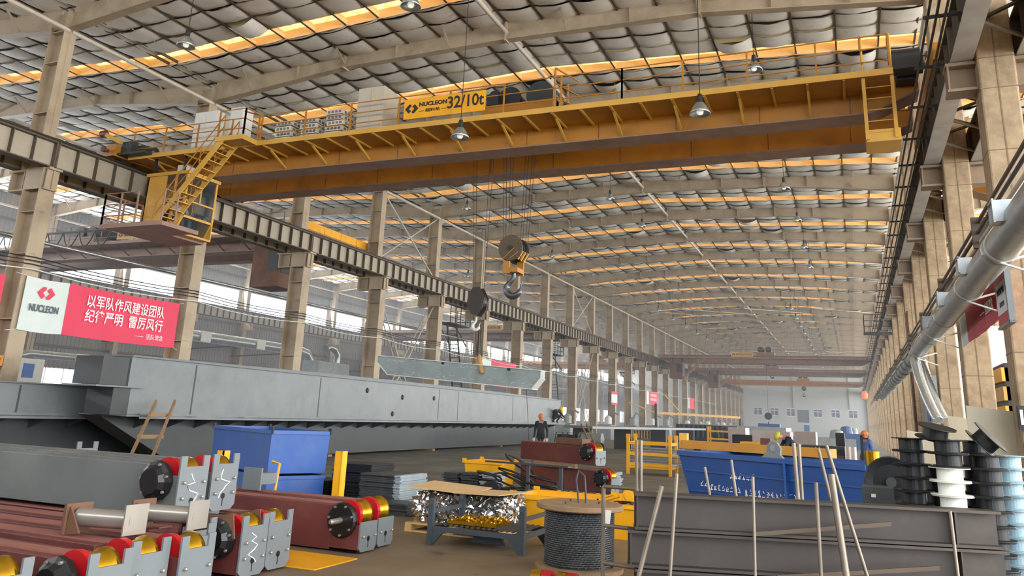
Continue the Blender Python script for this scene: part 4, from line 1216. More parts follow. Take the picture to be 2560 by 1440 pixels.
# ---------------------------------------------------------------- crane end carriages stacked at the left
def bolt(mb, c, r=.016, axis='X'): mb.lathe(c, [(r, 0), (r, .03), (r * .5, .035)], 8, axis)
def carriage(xr, y, z, L, body, label, plate='notch', wheels=True, cap=True, scrawl=0, width=.36, h=.5, ph=.56, group='crane end carriages in the left foreground', shaft=False, sticker=False, cover=False):
    """a box-section end carriage lying along x, its end plate at xr"""
    r = thing('end_carriage', label, 'end carriage', (xr, y + width / 2, z), group=group)
    y0, y1 = y, y + width
    b = MB()
    b.bb(xr - L, xr - .42, y0, y1, z, z + h)                 # box
    b.bb(xr - .42, xr - .02, y0, y0 + .03, z, z + h * (.8 if plate == 'notch' else .6)).bb(xr - .42, xr - .02, y1 - .03, y1, z, z + h * (.8 if plate == 'notch' else .6)).bb(xr - .42, xr - .02, y0, y1, z, z + .03)
    b.build('body', body, r, bevel=.006)
    MB().bb(xr - L, xr - .4, y0 + .1, y1 - .1, z + h, z + h + .012).build('top_strip', mat('oxide_strip', (146, 92, 82), .6) if body is M_oxide else M_carriage, r)
    p = MB()
    if plate == 'notch':
        p.prism([(y0 - .01, z + .05), (y0 + .05, z), (y1 - .05, z), (y1 + .01, z + .05), (y1 + .01, z + ph), (y1 - .07, z + ph), (y1 - .07, z + ph - .1), (y0 + .07, z + ph - .1), (y0 + .07, z + ph), (y0 - .01, z + ph)], xr - .02, xr, 'YZ')
    else:
        p.prism([(y0, z + .04), (y0 + .04, z), (y1 - .04, z), (y1, z + .04), (y1, z + .33), (y0, z + .33)], xr - .02, xr, 'YZ')
    po = p.build('end_plate', M_plate, r)
    bo = MB()
    hh = ph if plate == 'notch' else .3
    for yy in (y0 + .05, y1 - .05):
        for zz in (z + .17, z + hh * .56): bolt(bo, (xr, yy, zz))
    bo.build('bolt', M_silver, po)
    MB().lathe((xr + .001, (y0 + y1) / 2, z + .14), [(0, 0), (.03, .002)], 14, 'X').bb(xr, xr + .003, (y0 + y1) / 2 - .005, (y0 + y1) / 2 + .005, z + .04, z + .13).build('slot', M_blackcap, po)
    if scrawl:
        s = MB(); q = random.Random(scrawl); prev = None
        pts = [(q.uniform(.28, .72), .78 - k * .075 + q.uniform(-.02, .02)) for k in range(8)]
        pp = [Vector((xr + .004, y0 + width * a, z + ph * b * .9)) for a, b in pts]
        s.tube(pp, .006, 5)
        s.build('chalk_scrawl', M_letter, po)
    if sticker: MB().bb(xr, xr + .004, y0 + .2, y0 + .27, z + .22, z + .36).build('sticker', M_white, po)
    if wheels:
        xc, zc = xr - .22, z + h * .78
        w = MB().lathe((xc, y0 + .045, zc), [(.05, 0), (.172, 0), (.172, .06), (.14, .07)], 26, 'Y').build('wheel', M_red, r)
        MB().lathe((xc, y0 + .11, zc), [(.13, 0), (.14, .01), (.14, width - .2), (.165, width - .18), (.165, width - .14), (.05, width - .13)], 26, 'Y', True).build('tread', M_gold, w)
    if cap:
        xc, zc = xr - .26, z + h * .68
        c = MB().lathe((xc, y0 - .13, zc), [(.03, 0), (.12, 0), (.15, .05), (.19, .07), (.19, .12), (.12, .14)], 12, 'Y')
        if shaft: c = MB().lathe((xc, y0 - .05, zc), [(.04, 0), (.18, 0), (.2, .02), (.2, .06)], 24, 'Y')
        co = c.build('bearing_cover', M_blackcap, r)
        bo = MB()
        for k in range(7):
            a = k * 2 * PI / 7 + .3; bo.lathe((xc + .165 * math.cos(a), y0 - (.09 if not shaft else .07), zc + .165 * math.sin(a)), [(.013, 0), (.013, .03)], 8, 'Y')
        bo.build('bolt', M_silver, co)
        if shaft: MB().lathe((xc, y0 - .26, zc), [(.02, 0), (.03, .02), (.035, .24)], 12, 'Y').build('shaft', M_silver, co)
    if cover:
        MB().prism([(xr - .6, z + ph - .05), (xr - .1, z + ph + .02), (xr - .05, z + ph - .2), (xr - .55, z + ph - .3)], y0 - .06, y0 - .045).build('guard_plate', M_rust, r)
    return r
G = 4.2
carriage(-6.05, 6.22, .57, G, M_carriage, 'front one of two dark grey end carriages stacked on the brown ones, scrawled end plate', scrawl=3, h=.47)
carriage(-6.15, 6.77, .57, G, M_carriage, 'rear one of two dark grey end carriages stacked on the brown ones', scrawl=8, h=.47, cap=False)
MB_sp = MB().bb(-7.1, -6.2, 6.26, 6.56, .51, .57)
one(MB_sp, 'spacer_board', M_galv, 'grey packing board under the front grey end carriage', 'board')
one(MB().bb(-7.1, -6.3, 6.8, 7.1, .51, .57), 'spacer_board', M_galv, 'grey packing board under the rear grey end carriage', 'board')
carriage(-5.45, 8.55, .02, 4.5, M_oxide, 'front brown-red end carriage of the pair by the blue bin, bare shaft and gold wheel', plate='low', shaft=True)
carriage(-5.5, 9.02, .02, 4.5, M_oxide, 'rear brown-red end carriage of the pair by the blue bin', plate='low', cap=False)
carriage(-5.62, 7.1, .02, 4.5, M_oxide, 'brown-red end carriage whose tall end plate stands before the gold wheels', cap=False, cover=True)
carriage(-5.58, 6.66, .02, 4.5, M_oxide, 'brown-red end carriage with a big black bearing cover and chalk on its plate', scrawl=21, cover=True)
carriage(-5.75, 6.1, .02, 4.5, M_oxide, 'brown-red end carriage directly under the grey pair', wheels=False, cap=False)
carriage(-5.1, 5.38, .02, 4.5, M_oxide, 'brown-red end carriage in the front row with a tilted grey plate beside the black cover', cap=False)
carriage(-5.2, 4.98, .02, 4.5, M_oxide, 'brown-red end carriage in the front row, second from the sticker', cap=False)
carriage(-5.02, 4.44, .02, 4.5, M_oxide, 'brown-red end carriage with a white sticker on its end plate', sticker=True)
carriage(-5.24, 3.8, .02, 4.0, M_oxide, 'brown-red end carriage at the lower left corner', cap=False)
carriage(-5.5, 5.8, .02, 4.5, M_oxide, 'brown-red end carriage under the silver buffer', wheels=False, cap=False)
carriage(-11.2, 9.3, .02, 3.0, M_oxide, 'end carriage whose red wheel and grey prongs peep over the grey beam at far left', cap=False, ph=.95, h=.75)
# silver buffer brackets lying on the carriages
def buffer(x, y, z, label, ln=.62):
    r = thing('buffer_bracket', label, 'buffer', (x, y, z), group='silver buffer brackets')
    MB().tube([(x, y, z + .13), (x + ln, y + .12, z + .13)], .075, 18).build('tube', M_silver, r)
    MB().bb(x + ln, x + ln + .015, y - .0, y + .24, z + .02, z + .26).build('plate', M_silver, r)
    MB().prism([(x - .02, z), (x + .14, z + .02), (x - .0, z + .22)], y - .1, y - .085).bb(x - .05, x - .02, y - .12, y + .14, z, z + .24).build('gusset', M_rust, r)
    return r
buffer(-6.1, 5.2, .54, 'silver buffer tube with a triangular gusset lying on the brown carriages, nearer one', .5)
buffer(-5.95, 5.75, .54, 'silver buffer tube with a square plate lying behind the nearer one', .5)
# stub brackets on the far brown pair
one(MB().bb(-8.2, -7.9, 8.62, 8.72, .535, .83).bb(-8.2, -7.6, 8.7, 8.85, .535, .6), 'stub_bracket', M_oxide, 'brown upright plate bracket standing on the brown carriages', 'bracket')
one(MB().bb(-7.7, -7.4, 9.05, 9.08, .535, .82).bb(-7.62, -7.48, 9.08, 9.5, .6, .74), 'stub_bracket', M_plate, 'grey drilled plate bracket standing in front of the blue bin', 'bracket')
one(MB().tube([(-9.2, 9.25, .55), (-9.2, 9.25, .68), (-8.3, 9.3, .68)], .02, 6).bb(-9.6, -8.4, 9.1, 9.35, .535, .72), 'timber_block', M_wood, 'brown timber block lying on the carriages before the blue bin', 'timber')
# floor plate under the carriages
one(MB().bb(-6.6, -5.3, 7.5, 8.3, .0, .012).bb(-6.4, -6.36, 7.6, 8.2, .012, .06), 'floor_plate', M_yelobj, 'yellow steel plate on the floor under the brown carriages', 'plate')
# yellow posts
def angle_post(x, y, h, label):
    return one(MB().bb(x - .1, x + .02, y - .02, y, 0, h).bb(x + .0, x + .02, y - .02, y + .12, 0, h).bb(x - .12, x + .08, y - .06, y + .14, 0, .02), 'angle_post', M_yelobj, label, 'post', 'yellow angle posts')
angle_post(-7.0, 10.3, 1.03, 'yellow angle post standing right of the blue bin')
angle_post(-8.85, 9.9, .95, 'yellow angle post rising behind the rear grey end plate')
one(MB().tube([(-7.55, 9.5, 0), (-7.47, 9.5, .86), (-7.6, 9.5, .88)], .02, 8), 'bent_rod', M_yelpale, 'thin yellow bent rod leaning in front of the blue bin', 'rod')

# blue waste bins, one on top of the other
def steel_bin(c, rz, w, d, z0, h, label, taper=0.0, rim=True, m=None, floor_gap=0.0, lugs=True):
    m = m or M_blue
    r = thing('steel_bin', label, 'bin', (c[0], c[1], z0), rz)
    def pl(x, y, z): return (x, y, z)
    b = MB(); t = .02
    wb, db = w / 2 * (1 - taper), d / 2 * (1 - taper); wt, dt = w / 2, d / 2
    lo = [(-wb, -db), (wb, -db), (wb, db), (-wb, db)]; hi = [(-wt, -dt), (wt, -dt), (wt, dt), (-wt, dt)]
    vs = [(x, y, 0) for x, y in lo] + [(x, y, h) for x, y in hi] + [(x * .97, y * .96, .03) for x, y in lo] + [(x * .97, y * .96, h) for x, y in hi]
    fs = [(0, 3, 2, 1)] + [(i, (i + 1) % 4, 4 + (i + 1) % 4, 4 + i) for i in range(4)] + [(8, 9, 10, 11)] + [(8 + (i + 1) % 4, 8 + i, 12 + i, 12 + (i + 1) % 4) for i in range(4)] + [(4 + i, 4 + (i + 1) % 4, 12 + (i + 1) % 4, 12 + i) for i in range(4)]
    b.add(vs, fs); b.build('shell', m, r, local=True)
    k = MB()
    for (x0, y0), (x1, y1) in zip(hi, hi[1:] + hi[:1]): k.bar((x0, y0, h - .03), (x1, y1, h - .03), .05, .06)
    k.build('rim', m, r, local=True)
    if lugs:
        for x, y in hi:
            MB().bb(x - .05, x + .05, y - .012, y + .012, h - .06, h + .05).build('lug', M_dark if m is M_blue else m, r, local=True)
    return r
ang = math.atan2(1.03, .45) - PI / 2
ca, sa = math.cos(ang), math.sin(ang)
def binc(w, d): return (-9.38 - ca * w / 2 - sa * d / 2, 11.63 - sa * w / 2 + ca * d / 2)
steel_bin(binc(2.3, 1.12), ang, 2.3, 1.12, 0, .46, 'lower blue steel bin under the other one', lugs=False)
steel_bin(binc(2.3, 1.12), ang, 2.36, 1.16, .5, .72, 'upper blue steel bin with black corner lugs, stacked on the lower one', taper=.03)
for t in (-.8, .8):
    sp = MB()
    cxx, cyy = binc(2.3, 1.12); sp.box((cxx + ca * t, cyy + sa * t, .48), (.1, 1.0, .04), Matrix.Rotation(ang, 3, 'Z'))
    one(sp, 'packing_bar', M_dark, 'dark packing bar between the two blue bins', 'bar', 'packing bars between the bins')

# long grey crane girders lying at the left
def gx(y): return -16.2 - .03 * (y - 16)
def long_girder(label, x_off, y0, y1, zt, zd, z0, over, end_step, width=.95):
    r = thing('steel_girder', label, 'girder', (gx(y0) + x_off, (y0 + y1) / 2, 0))
    n = 18
    def strip(mb, xa, xb, ya, yb, z_a, z_b):
        """box along the girder line"""
        vs = []
        for i in range(n + 1):
            y = ya + (yb - ya) * i / n; cb = .1 * (1 - (2 * (y - 14) / 36 - 1) ** 2) if z_b > 2 else 0
            for dx in (xa, xb):
                for z in (z_a, z_b + (cb if z_b > 2 else 0)): vs.append((gx(y) + x_off + dx, y, z))
        fs = [(0, 1, 3, 2), (n * 4, n * 4 + 2, n * 4 + 3, n * 4 + 1)]
        for i in range(n):
            o = i * 4; fs += [(o, o + 4, o + 5, o + 1), (o + 2, o + 3, o + 7, o + 6), (o, o + 2, o + 6, o + 4), (o + 1, o + 5, o + 7, o + 3)]
        mb.add(vs, fs)
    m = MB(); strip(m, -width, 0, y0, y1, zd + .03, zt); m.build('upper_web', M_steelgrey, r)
    m = MB(); strip(m, -width - .08, .08, y0 - .05, y1, zt + .0, zt + .03); m.build('top_flange', M_plate, r)
    m = MB(); strip(m, -width - .4, over, y0 - .1, y1 + .3, zd, zd + .03); strip(m, over - .02, over, y0 + .3, y1 + .3, zd - .05, zd + .08); m.build('walkway_plate', M_steelgrey, r)
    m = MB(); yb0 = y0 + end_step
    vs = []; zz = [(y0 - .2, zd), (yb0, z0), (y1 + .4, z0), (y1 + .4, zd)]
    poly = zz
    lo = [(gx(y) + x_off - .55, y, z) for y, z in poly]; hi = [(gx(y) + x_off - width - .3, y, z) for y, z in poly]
    m.add(lo + hi, [(0, 1, 2, 3), (7, 6, 5, 4)] + [(i, 4 + i, 4 + (i + 1) % 4, (i + 1) % 4) for i in range(4)]); m.build('lower_web', M_steeldark, r)  # lower web in a darker steel tone than the upper one
    k = int((y1 - y0) / 1.05)
    for i in range(k):
        y = y0 + .9 + i * 1.05; x = gx(y) + x_off
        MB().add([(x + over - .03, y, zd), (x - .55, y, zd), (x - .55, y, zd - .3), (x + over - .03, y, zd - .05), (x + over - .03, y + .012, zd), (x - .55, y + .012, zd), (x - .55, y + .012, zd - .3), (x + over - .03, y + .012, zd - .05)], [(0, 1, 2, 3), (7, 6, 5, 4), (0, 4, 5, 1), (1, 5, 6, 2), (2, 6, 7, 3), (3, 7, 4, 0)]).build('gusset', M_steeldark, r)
    s = MB()
    for y in (y0 + 2.2, y0 + 8, y0 + 17, y0 + 19, y0 + 26):
        if y < y1: s.box((gx(y) + x_off + .002, y, (zt + zd) / 2), (.006, .05, zt - zd - .1))
    s.build('weld_seam', M_steeldark, r)
    return r
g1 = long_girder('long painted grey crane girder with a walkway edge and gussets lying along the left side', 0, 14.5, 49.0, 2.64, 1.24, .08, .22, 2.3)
# stepped box end of the near girder
x0 = gx(14.4)
e = MB(); e.bb(x0 - .92, x0 - .02, 13.7, 14.45, 1.95, 2.6); e.bb(x0 - .86, x0 + .0, 14.1, 14.6, 1.27, 1.9)
e.build('box_end', M_steeldark, g1)
MB().bb(x0 - 1.0, x0 + .12, 13.5, 14.9, 1.9, 1.94).build('end_plate', M_plate, g1)
for (y, z) in ((25.5, 2.3), (31.0, 2.2), (28.2, 2.15), (27.5, 1.5)):
    MB().lathe((gx(y) + .01, y, z), [(.03, -.02), (.1, 0), (.06, .04)], 10, 'X').build('lifting_hole', M_dark, g1)
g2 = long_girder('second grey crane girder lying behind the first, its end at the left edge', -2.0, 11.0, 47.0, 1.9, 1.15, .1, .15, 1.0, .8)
for i, y in enumerate((16.5, 24, 32, 40, 47.5)):
    for q, xo in enumerate((-.95, -2.75)):
        one(MB().bb(gx(y) + xo - .7, gx(y) + xo + .6, y - .12, y + .12, 0, .08), 'timber_bearer', M_wood, 'timber bearer on the floor under the long grey girders', 'timber', 'bearers under the girders')
# wooden ladder leaning on the girder
la = thing('wooden_ladder', 'rough wooden ladder leaning against the near end of the grey girder', 'ladder', (-15.4, 14.6, 0))
A0, A1 = Vector((-14.75, 13.45, 0)), Vector((-15.8, 15.1, 1.62)); B0, B1 = Vector((-14.5, 13.85, 0)), Vector((-15.6, 15.5, 1.64))
for a, b in ((A0, A1), (B0, B1)): MB().bar(a, b, .05, .09).build('rail', M_wood, la)
for t in (.22, .5, .8): MB().bar(A0.lerp(A1, t) - Vector((.03, .06, 0)), B0.lerp(B1, t) + Vector((.03, .06, 0)), .03, .09).build('rung', M_wood, la)
l2 = thing('wooden_ladder', 'narrow wooden ladder leaning on the far end of the girder beside the welder', 'ladder', (-12, 38, 0))
A0, A1 = P(1490, 1128, Y=36.0), P(1453, 1060, Y=37.5); B0, B1 = P(1500, 1128, Y=36.2), P(1466, 1060, Y=37.7)
A0.z = B0.z = 0
for a, b in ((A0, A1), (B0, B1)): MB().bar(a, b, .05, .08).build('rail', M_wood, l2)
for t in (.1, .3, .5, .7, .9): MB().bar(A0.lerp(A1, t), B0.lerp(B1, t), .03, .05).build('rung', M_wood, l2)
# ---------------------------------------------------------------- steel sheets, racks and tubs on the shop floor
def plate_stack(x, y, w, d, n, t, label, group, m=None, tip=None, gap=.002, z0=0.0, jit=.04, rz=0.0, name='steel_plate'):
    """n separate plates; bright ends where the photo shows them"""
    first = None
    for k in range(n):
        if first is None:
            if tip:
                mb = MB().box((-.06, 0, t / 2), (w - .12, d, t)); mb.mat(1).box((w / 2 - .06, 0, t / 2), (.12, d, t))
                first = mb.build(name, [m, tip])
            else: first = MB().box((0, 0, t / 2), (w, d, t)).build(name, m)
            o = first
        else: o = first.copy(); COL.objects.link(o)
        o.location = (x + rnd.uniform(-jit, jit), y + rnd.uniform(-jit, jit), z0 + k * (t + gap))
        o.rotation_euler = (0, 0, rz + rnd.uniform(-.02, .02))
        tag(o, label, 'plate', group)
M_platetop = mat('sheet_brown', (134, 118, 104), .6, var=.1)
plate_stack(-7.62, 12.9, .8, .95, 22, .024, 'black steel sheet with bright end in the tall stack right of the yellow post', 'sheets in the tall bright-edged stack', M_sheet, M_sheetlight)
plate_stack(-8.5, 13.3, .8, .8, 24, .026, 'black steel sheet in the tall stack just behind the yellow post', 'sheets in the tall black stack', M_black)
plate_stack(-9.35, 13.2, .7, .7, 13, .025, 'black steel sheet in the low stack between bin and yellow post', 'sheets in the low black stack', M_black)
plate_stack(-7.0, 12.1, .55, .5, 7, .026, 'dark steel sheet in the small pile at the foot of the bright-edged stack', 'sheets in the small dark pile', M_sheet)
plate_stack(-8.42, 16.9, .38, .4, 16, .02, 'grey steel plate in the left one of the round-edged small stacks', 'plates in the left small stack', M_sheet)
plate_stack(-7.98, 16.9, .38, .4, 17, .02, 'grey steel plate in the middle one of the small stacks', 'plates in the middle small stack', M_sheet)
plate_stack(-7.52, 17.0, .36, .5, 18, .02, 'bright steel plate in the small stack beside the lone yellow tub', 'plates in the right small stack', M_sheetlight)
plate_stack(-7.1, 13.6, 1.3, .8, 9, .02, 'brown-edged flat sheet in the wide low pile behind the foil parcel', 'sheets in the wide low pile', M_platetop)
plate_stack(-5.75, 12.9, .9, .6, 6, .022, 'brown-topped sheet with a bright end in the low pile behind the cardboard', 'sheets with bright ends behind the cardboard', M_platetop, M_sheetlight)
plate_stack(-5.9, 20.0, .85, .7, 13, .028, 'grey steel plate in the stack below the red-brown carriages', 'plates in the grey stack by the carriages', M_sheet, M_sheetlight)
# foil-wrapped parcel on a pallet
pl = thing('pallet', 'pale wooden pallet under the foil parcel', 'pallet', (-5.3, 11.1, 0))
for y in (10.6, 10.85, 11.1, 11.35, 11.6): MB().bb(-6.0, -4.55, y - .05, y + .05, .1, .12).build('deck_board', M_woodpale, pl)
for x in (-5.95, -5.28, -4.62): MB().bb(x - .05, x + .05, 10.55, 11.65, .02, .1).build('runner', M_woodpale, pl)
for y in (10.6, 11.6): MB().bb(-6.0, -4.55, y - .05, y + .05, 0, .02).build('base_board', M_woodpale, pl)
def foil_box(x0, x1, y0, y1, z0, z1):
    q = random.Random(5); vs = []; fs = []; ids = {}
    NX, NY, NZ = 40, 30, 14
    def vid(i, j, k):
        if (i, j, k) not in ids:
            p = Vector((x0 + (x1 - x0) * i / NX, y0 + (y1 - y0) * j / NY, z0 + (z1 - z0) * k / NZ))
            a = .03 if k else 0
            p += Vector((q.uniform(-a, a), q.uniform(-a, a), q.uniform(-a, a) * (.4 if k == NZ else 1)))
            bul = .04 * math.sin(PI * k / NZ)
            p.x += bul * (1 if i == NX else -1 if i == 0 else 0); p.y += bul * (1 if j == NY else -1 if j == 0 else 0)
            ids[(i, j, k)] = len(vs); vs.append(p)
        return ids[(i, j, k)]
    for i in range(NX):
        for j in range(NY):
            for k in (0, NZ): fs.append((vid(i, j, k), vid(i + 1, j, k), vid(i + 1, j + 1, k), vid(i, j + 1, k)))
        for k in range(NZ):
            for j in (0, NY): fs.append((vid(i, j, k), vid(i + 1, j, k), vid(i + 1, j, k + 1), vid(i, j, k + 1)))
    for j in range(NY):
        for k in range(NZ):
            for i in (0, NX): fs.append((vid(i, j, k), vid(i, j + 1, k), vid(i, j + 1, k + 1), vid(i, j, k + 1)))
    return MB().add(vs, fs)
one(foil_box(-5.95, -4.65, 10.76, 11.62, .125, .52), 'foil_parcel', M_foil, 'crumpled silver foil parcel on a pallet behind the grey rack', 'parcel')
one(MB().box((-5.55, 11.05, .585), (.95, 1.0, .01), Euler((.02, .05, .1)).to_matrix()), 'cardboard_sheet', M_card, 'left cardboard sheet lying on the foil parcel', 'cardboard')
one(MB().box((-4.85, 11.0, .565), (.75, .95, .01), Euler((-.01, -.03, -.12)).to_matrix()), 'cardboard_sheet', M_card, 'right cardboard sheet lying on the foil parcel', 'cardboard')
# grey stacking rack
M_rack = mat('rack_bluegrey', (66, 73, 80), .45, var=.06)
rk = thing('stacking_rack', 'blue-grey steel stacking rack with four posts in front of the foil parcel', 'rack', (-4.5, 10.15, 0))
for x, y in ((-5.13, 9.7), (-3.86, 9.7), (-5.13, 10.6), (-3.86, 10.6)):
    MB().bb(x - .035, x + .035, y - .035, y + .035, .0, .56).lathe((x, y - .04, .5), [(.0, -.01), (.03, -.005), (.03, 0)], 12, 'Y').build('post', M_rack, rk)
    s = 1 if x < -4.5 else -1
    MB().prism([(x, .02), (x + s * .05, .02), (x + s * .22, .2), (x, .2)], y - .02, y + .02).build('foot_gusset', M_rack, rk)
for y in (9.7, 10.6): MB().bb(-5.13, -3.86, y - .025, y + .025, .17, .23).build('beam', M_rack, rk)
for x in (-5.13, -3.86): MB().bb(x - .02, x + .02, 9.7, 10.6, .17, .23).bb(x - .015, x + .015, 9.7, 10.6, .38, .43).build('side_rail', M_rack, rk)
cr = MB(); vs = []; fs = []
for i in range(61):
    x = -5.08 + 1.17 * i / 60; z = .245 + .012 * math.sin(i * PI / 2)
    vs += [(x, 9.74, z), (x, 10.56, z)]
for i in range(60): fs.append((2 * i, 2 * i + 1, 2 * i + 3, 2 * i + 2))
cr.add(vs, fs).build('corrugated_tray', M_sheet, rk)
MB().prism([(-4.75, .02), (-4.25, .02), (-4.35, .17), (-4.65, .17)], 10.1, 10.15).build('fork_pocket', M_rack, rk)
q = random.Random(3); nb = MB()
for k in range(230):
    x, y = q.uniform(-4.95, -4.3), q.uniform(9.86, 10.35)
    nb.box((x, y, .275 + q.uniform(0, .06)), (.035, .02, .02), Euler((q.uniform(0, 3), q.uniform(0, 3), q.uniform(0, 3))).to_matrix())
nb.bb(-4.97, -4.28, 9.85, 10.36, .258, .3)
o = one(nb, 'brass_offcuts', M_gold, 'slab of loose brass pieces lying in the tray of the grey rack', 'offcuts'); o['kind'] = 'stuff'
# yellow tubs
def tub(x, y, w, d, h, label, rz=0.0, z0=0.0, taper=.12):
    r = steel_bin((x, y), rz, w, d, z0, h, label, taper=taper, m=M_yelobj); r.name = 'yellow_tub'; return r
tub(-4.2, 12.25, 1.3, 1.0, .5, 'yellow tipping tub right behind the wire rope spool')
tub(-2.85, 12.3, 1.25, 1.1, .48, 'yellow tub with steel offcuts behind the tubular frame')
q = random.Random(9); ob = MB()
for k in range(60): ob.box((q.uniform(-3.3, -2.4), q.uniform(11.95, 12.7), .44 + q.uniform(0, .1)), (.16, .05, .012), Euler((q.uniform(-.4, .4), q.uniform(-.4, .4), q.uniform(0, 3))).to_matrix())
o = one(ob, 'steel_offcuts', M_sheet, 'loose steel offcuts heaped in the yellow tub', 'offcuts'); o['kind'] = 'stuff'
for k, (x, y, z) in enumerate(((-3.05, 11.72, .53), (-2.6, 11.75, .53))):
    one(MB().prism([(x - .16, z), (x + .16, z), (x + .12, z + .12), (x - .05, z + .16)], y, y + .02).lathe((x, y - .02, z + .07), [(.03, 0), (.06, 0), (.06, .06), (.03, .06)], 14, 'Y'), 'lifting_lug', M_yelobj, ('left', 'right')[k] + ' yellow pierced lug plate standing on the tub rim', 'lug')
tub(-8.3, 18.6, .95, 1.0, .55, 'yellow tipping tub standing alone in front of the walkway')
# red-brown carriages in the middle, one on the other
r1 = carriage(-5.2, 18.6, 0, 2.6, M_oxide, 'lower red-brown end carriage of the pair in the middle of the floor', plate='low', cap=True, h=.46, group='end carriages in the middle')
r1.rotation_euler = (0, 0, -.25)
r2 = carriage(-5.5, 18.4, .6, 2.5, M_oxide, 'upper red-brown end carriage lying across the lower one in the middle', plate='low', cap=True, h=.42, group='end carriages in the middle')
r2.rotation_euler = (0, 0, -.42)
one(MB().bar((-7.3, 19.05, .55), (-6.1, 18.6, .55), .1, .1), 'timber_block', M_wood, 'timber between the two red-brown carriages', 'timber')
c_ = P(1432, 1112, Y=18.9)
one(MB().box((c_.x, c_.y, 1.1), (.85, .3, .14), Matrix.Rotation(-.42, 3, 'Z')), 'steel_block', M_rust, 'brown steel bar lying on the upper red-brown carriage', 'block')
# trestle with a flat bar, hoses
a, b = P(1218, 1153, Y=15.0), P(1425, 1168, Y=14.4)
t = thing('trestle', 'grey flat bar on two legs standing over the black hoses', 'trestle', ((a.x + b.x) / 2, 14.7, 0))
MB().bar(a, b, .12, .03).build('bar', M_steeldark, t)
for f_ in (.52, .9):
    p = a.lerp(b, f_); MB().bar((p.x, p.y, 0), (p.x, p.y, p.z), .06).build('leg', M_steeldark, t)
def coil(x, y, n, r, label, z=.03, tilt=.5):
    q = random.Random(int(x * 100)); pts = []
    for i in range(n * 14):
        a_ = i / 14 * 2 * PI; rr = r * (1 + .18 * math.sin(i * .37))
        pts.append((x + rr * math.cos(a_) + .06 * math.sin(i * .21), y + rr * math.sin(a_) * .8, z + i * .006 + abs(math.sin(a_ / 2)) * tilt * (.5 + .5 * math.sin(i * .13))))
    return one(MB().tube(pts, .02, 6), 'hose_coil', M_dark, label, 'hose', 'black hoses')
coil(-6.9, 15.3, 5, .3, 'coil of black hose lying left under the trestle bar', tilt=.12)
coil(-6.2, 15.2, 5, .36, 'tangled black hose with tall loops under the trestle bar', tilt=.5)
coil(-5.6, 14.9, 5, .32, 'low tangle of black hose right under the trestle', tilt=.15)
one(MB().lathe((-6.55, 14.7, .2), [(.05, 0), (.2, 0), (.2, .06), (.14, .07), (.14, .1), (.05, .1)], 20, 'Y'), 'rubber_tyre', M_dark, 'black tyre standing on edge in front of the hoses', 'tyre')
bt = one(MB().bb(-5.15, -3.75, 13.35, 14.1, .22, .26).bb(-5.1, -5.0, 13.4, 14.05, 0, .22).bb(-3.9, -3.8, 13.4, 14.05, 0, .22), 'low_table', M_dark, 'low dark plate table carrying the small brass brackets', 'table')
bb0 = None
for k in range(16):
    x = -5.02 + k * .078; y = 13.55 + (k % 3) * .12
    if bb0 is None:
        bb0 = MB().tube([(0, 0, 0), (0, 0, .12), (.012, 0, .15), (.055, 0, .15), (.066, 0, .12), (.066, 0, 0)], .014, 8).build('brass_bracket', mat('brass_bright', (206, 214, 80), .3, .5, var=.1)); o = bb0
    else: o = bb0.copy(); COL.objects.link(o)
    o.location = (x, y, .26); o.rotation_euler = (0, 0, rnd.uniform(-.5, .5))
    tag(o, 'small bright yellow-green arched bracket in the row behind the rope spool', 'bracket', 'bright arched brackets')
# yellow stillages further back
def stillage(p, w, d, h, label, rz=0, m=M_yelobj, bars=3):
    r = thing('stillage', label, 'rack', (p[0], p[1], 0), rz)
    for x in (-w / 2, w / 2):
        for y in (-d / 2, d / 2):
            MB().box((x, y, h / 2), (.09, .09, h)).box((x, y, h + .05), (.13, .04, .14)).build('post', m, r, local=True)
    for k in range(bars):
        z = .3 + k * (h - .45) / max(1, bars - 1)
        b = MB()
        for y in (-d / 2, d / 2): b.box((0, y, z), (w, .05, .09))
        for x in (-w / 2, w / 2): b.box((x, 0, z), (.05, d, .09))
        b.build('rail', m, r, local=True)
    MB().box((0, 0, .22), (w, d, .06)).build('base', m, r, local=True)
    return r
pp = P(1622, 1188, Z=0)
stillage((pp.x, pp.y + .5), 1.35, .95, 1.1, 'yellow stillage with lifting eyes full of flat bars, left of the blue skip')
fb = None
for k in range(16):
    z = .28 + (k // 2) * .075
    if fb is None: fb = MB().box((0, 0, 0), (1.7, .07, .02)).build('flat_bar', M_sheetlight); o = fb
    else: o = fb.copy(); COL.objects.link(o)
    o.location = (pp.x + .15 + rnd.uniform(-.1, .15), pp.y + .25 + (k % 2) * .4 + rnd.uniform(-.1, .1), z); o.rotation_euler = (0, 0, rnd.uniform(-.06, .06))
    tag(o, 'flat grey bar in the yellow stillage left of the blue skip', 'bar', 'flat bars in the stillage')
p2 = P(1805, 1130, Z=0)
stillage((p2.x, p2.y), 1.5, .9, 1.35, 'upright yellow frame rack behind the blue skip', bars=3)
for k, (dx, dz) in enumerate(((-.35, .35), (.35, .35), (-.35, .95), (.35, .95))):
    one(MB().lathe((p2.x + dx, p2.y, dz), [(.1, -.14), (.2, -.12), (.2, .12), (.1, .14)], 14, 'Y'), 'machine_drum', M_dark, 'dark drum in the ' + ('lower left', 'lower right', 'upper left', 'upper right')[k] + ' opening of the upright yellow frame rack', 'drum')
p3 = P(1884, 1128, Y=26)
one(MB().bb(p3.x - .35, p3.x + .35, 25.6, 26.4, .0, p3.z + .27), 'yellow_chest', M_yelobj, 'plain yellow steel chest left of the bending worker', 'chest', bevel=.02)
p4 = P(1916, 1130, Y=25)
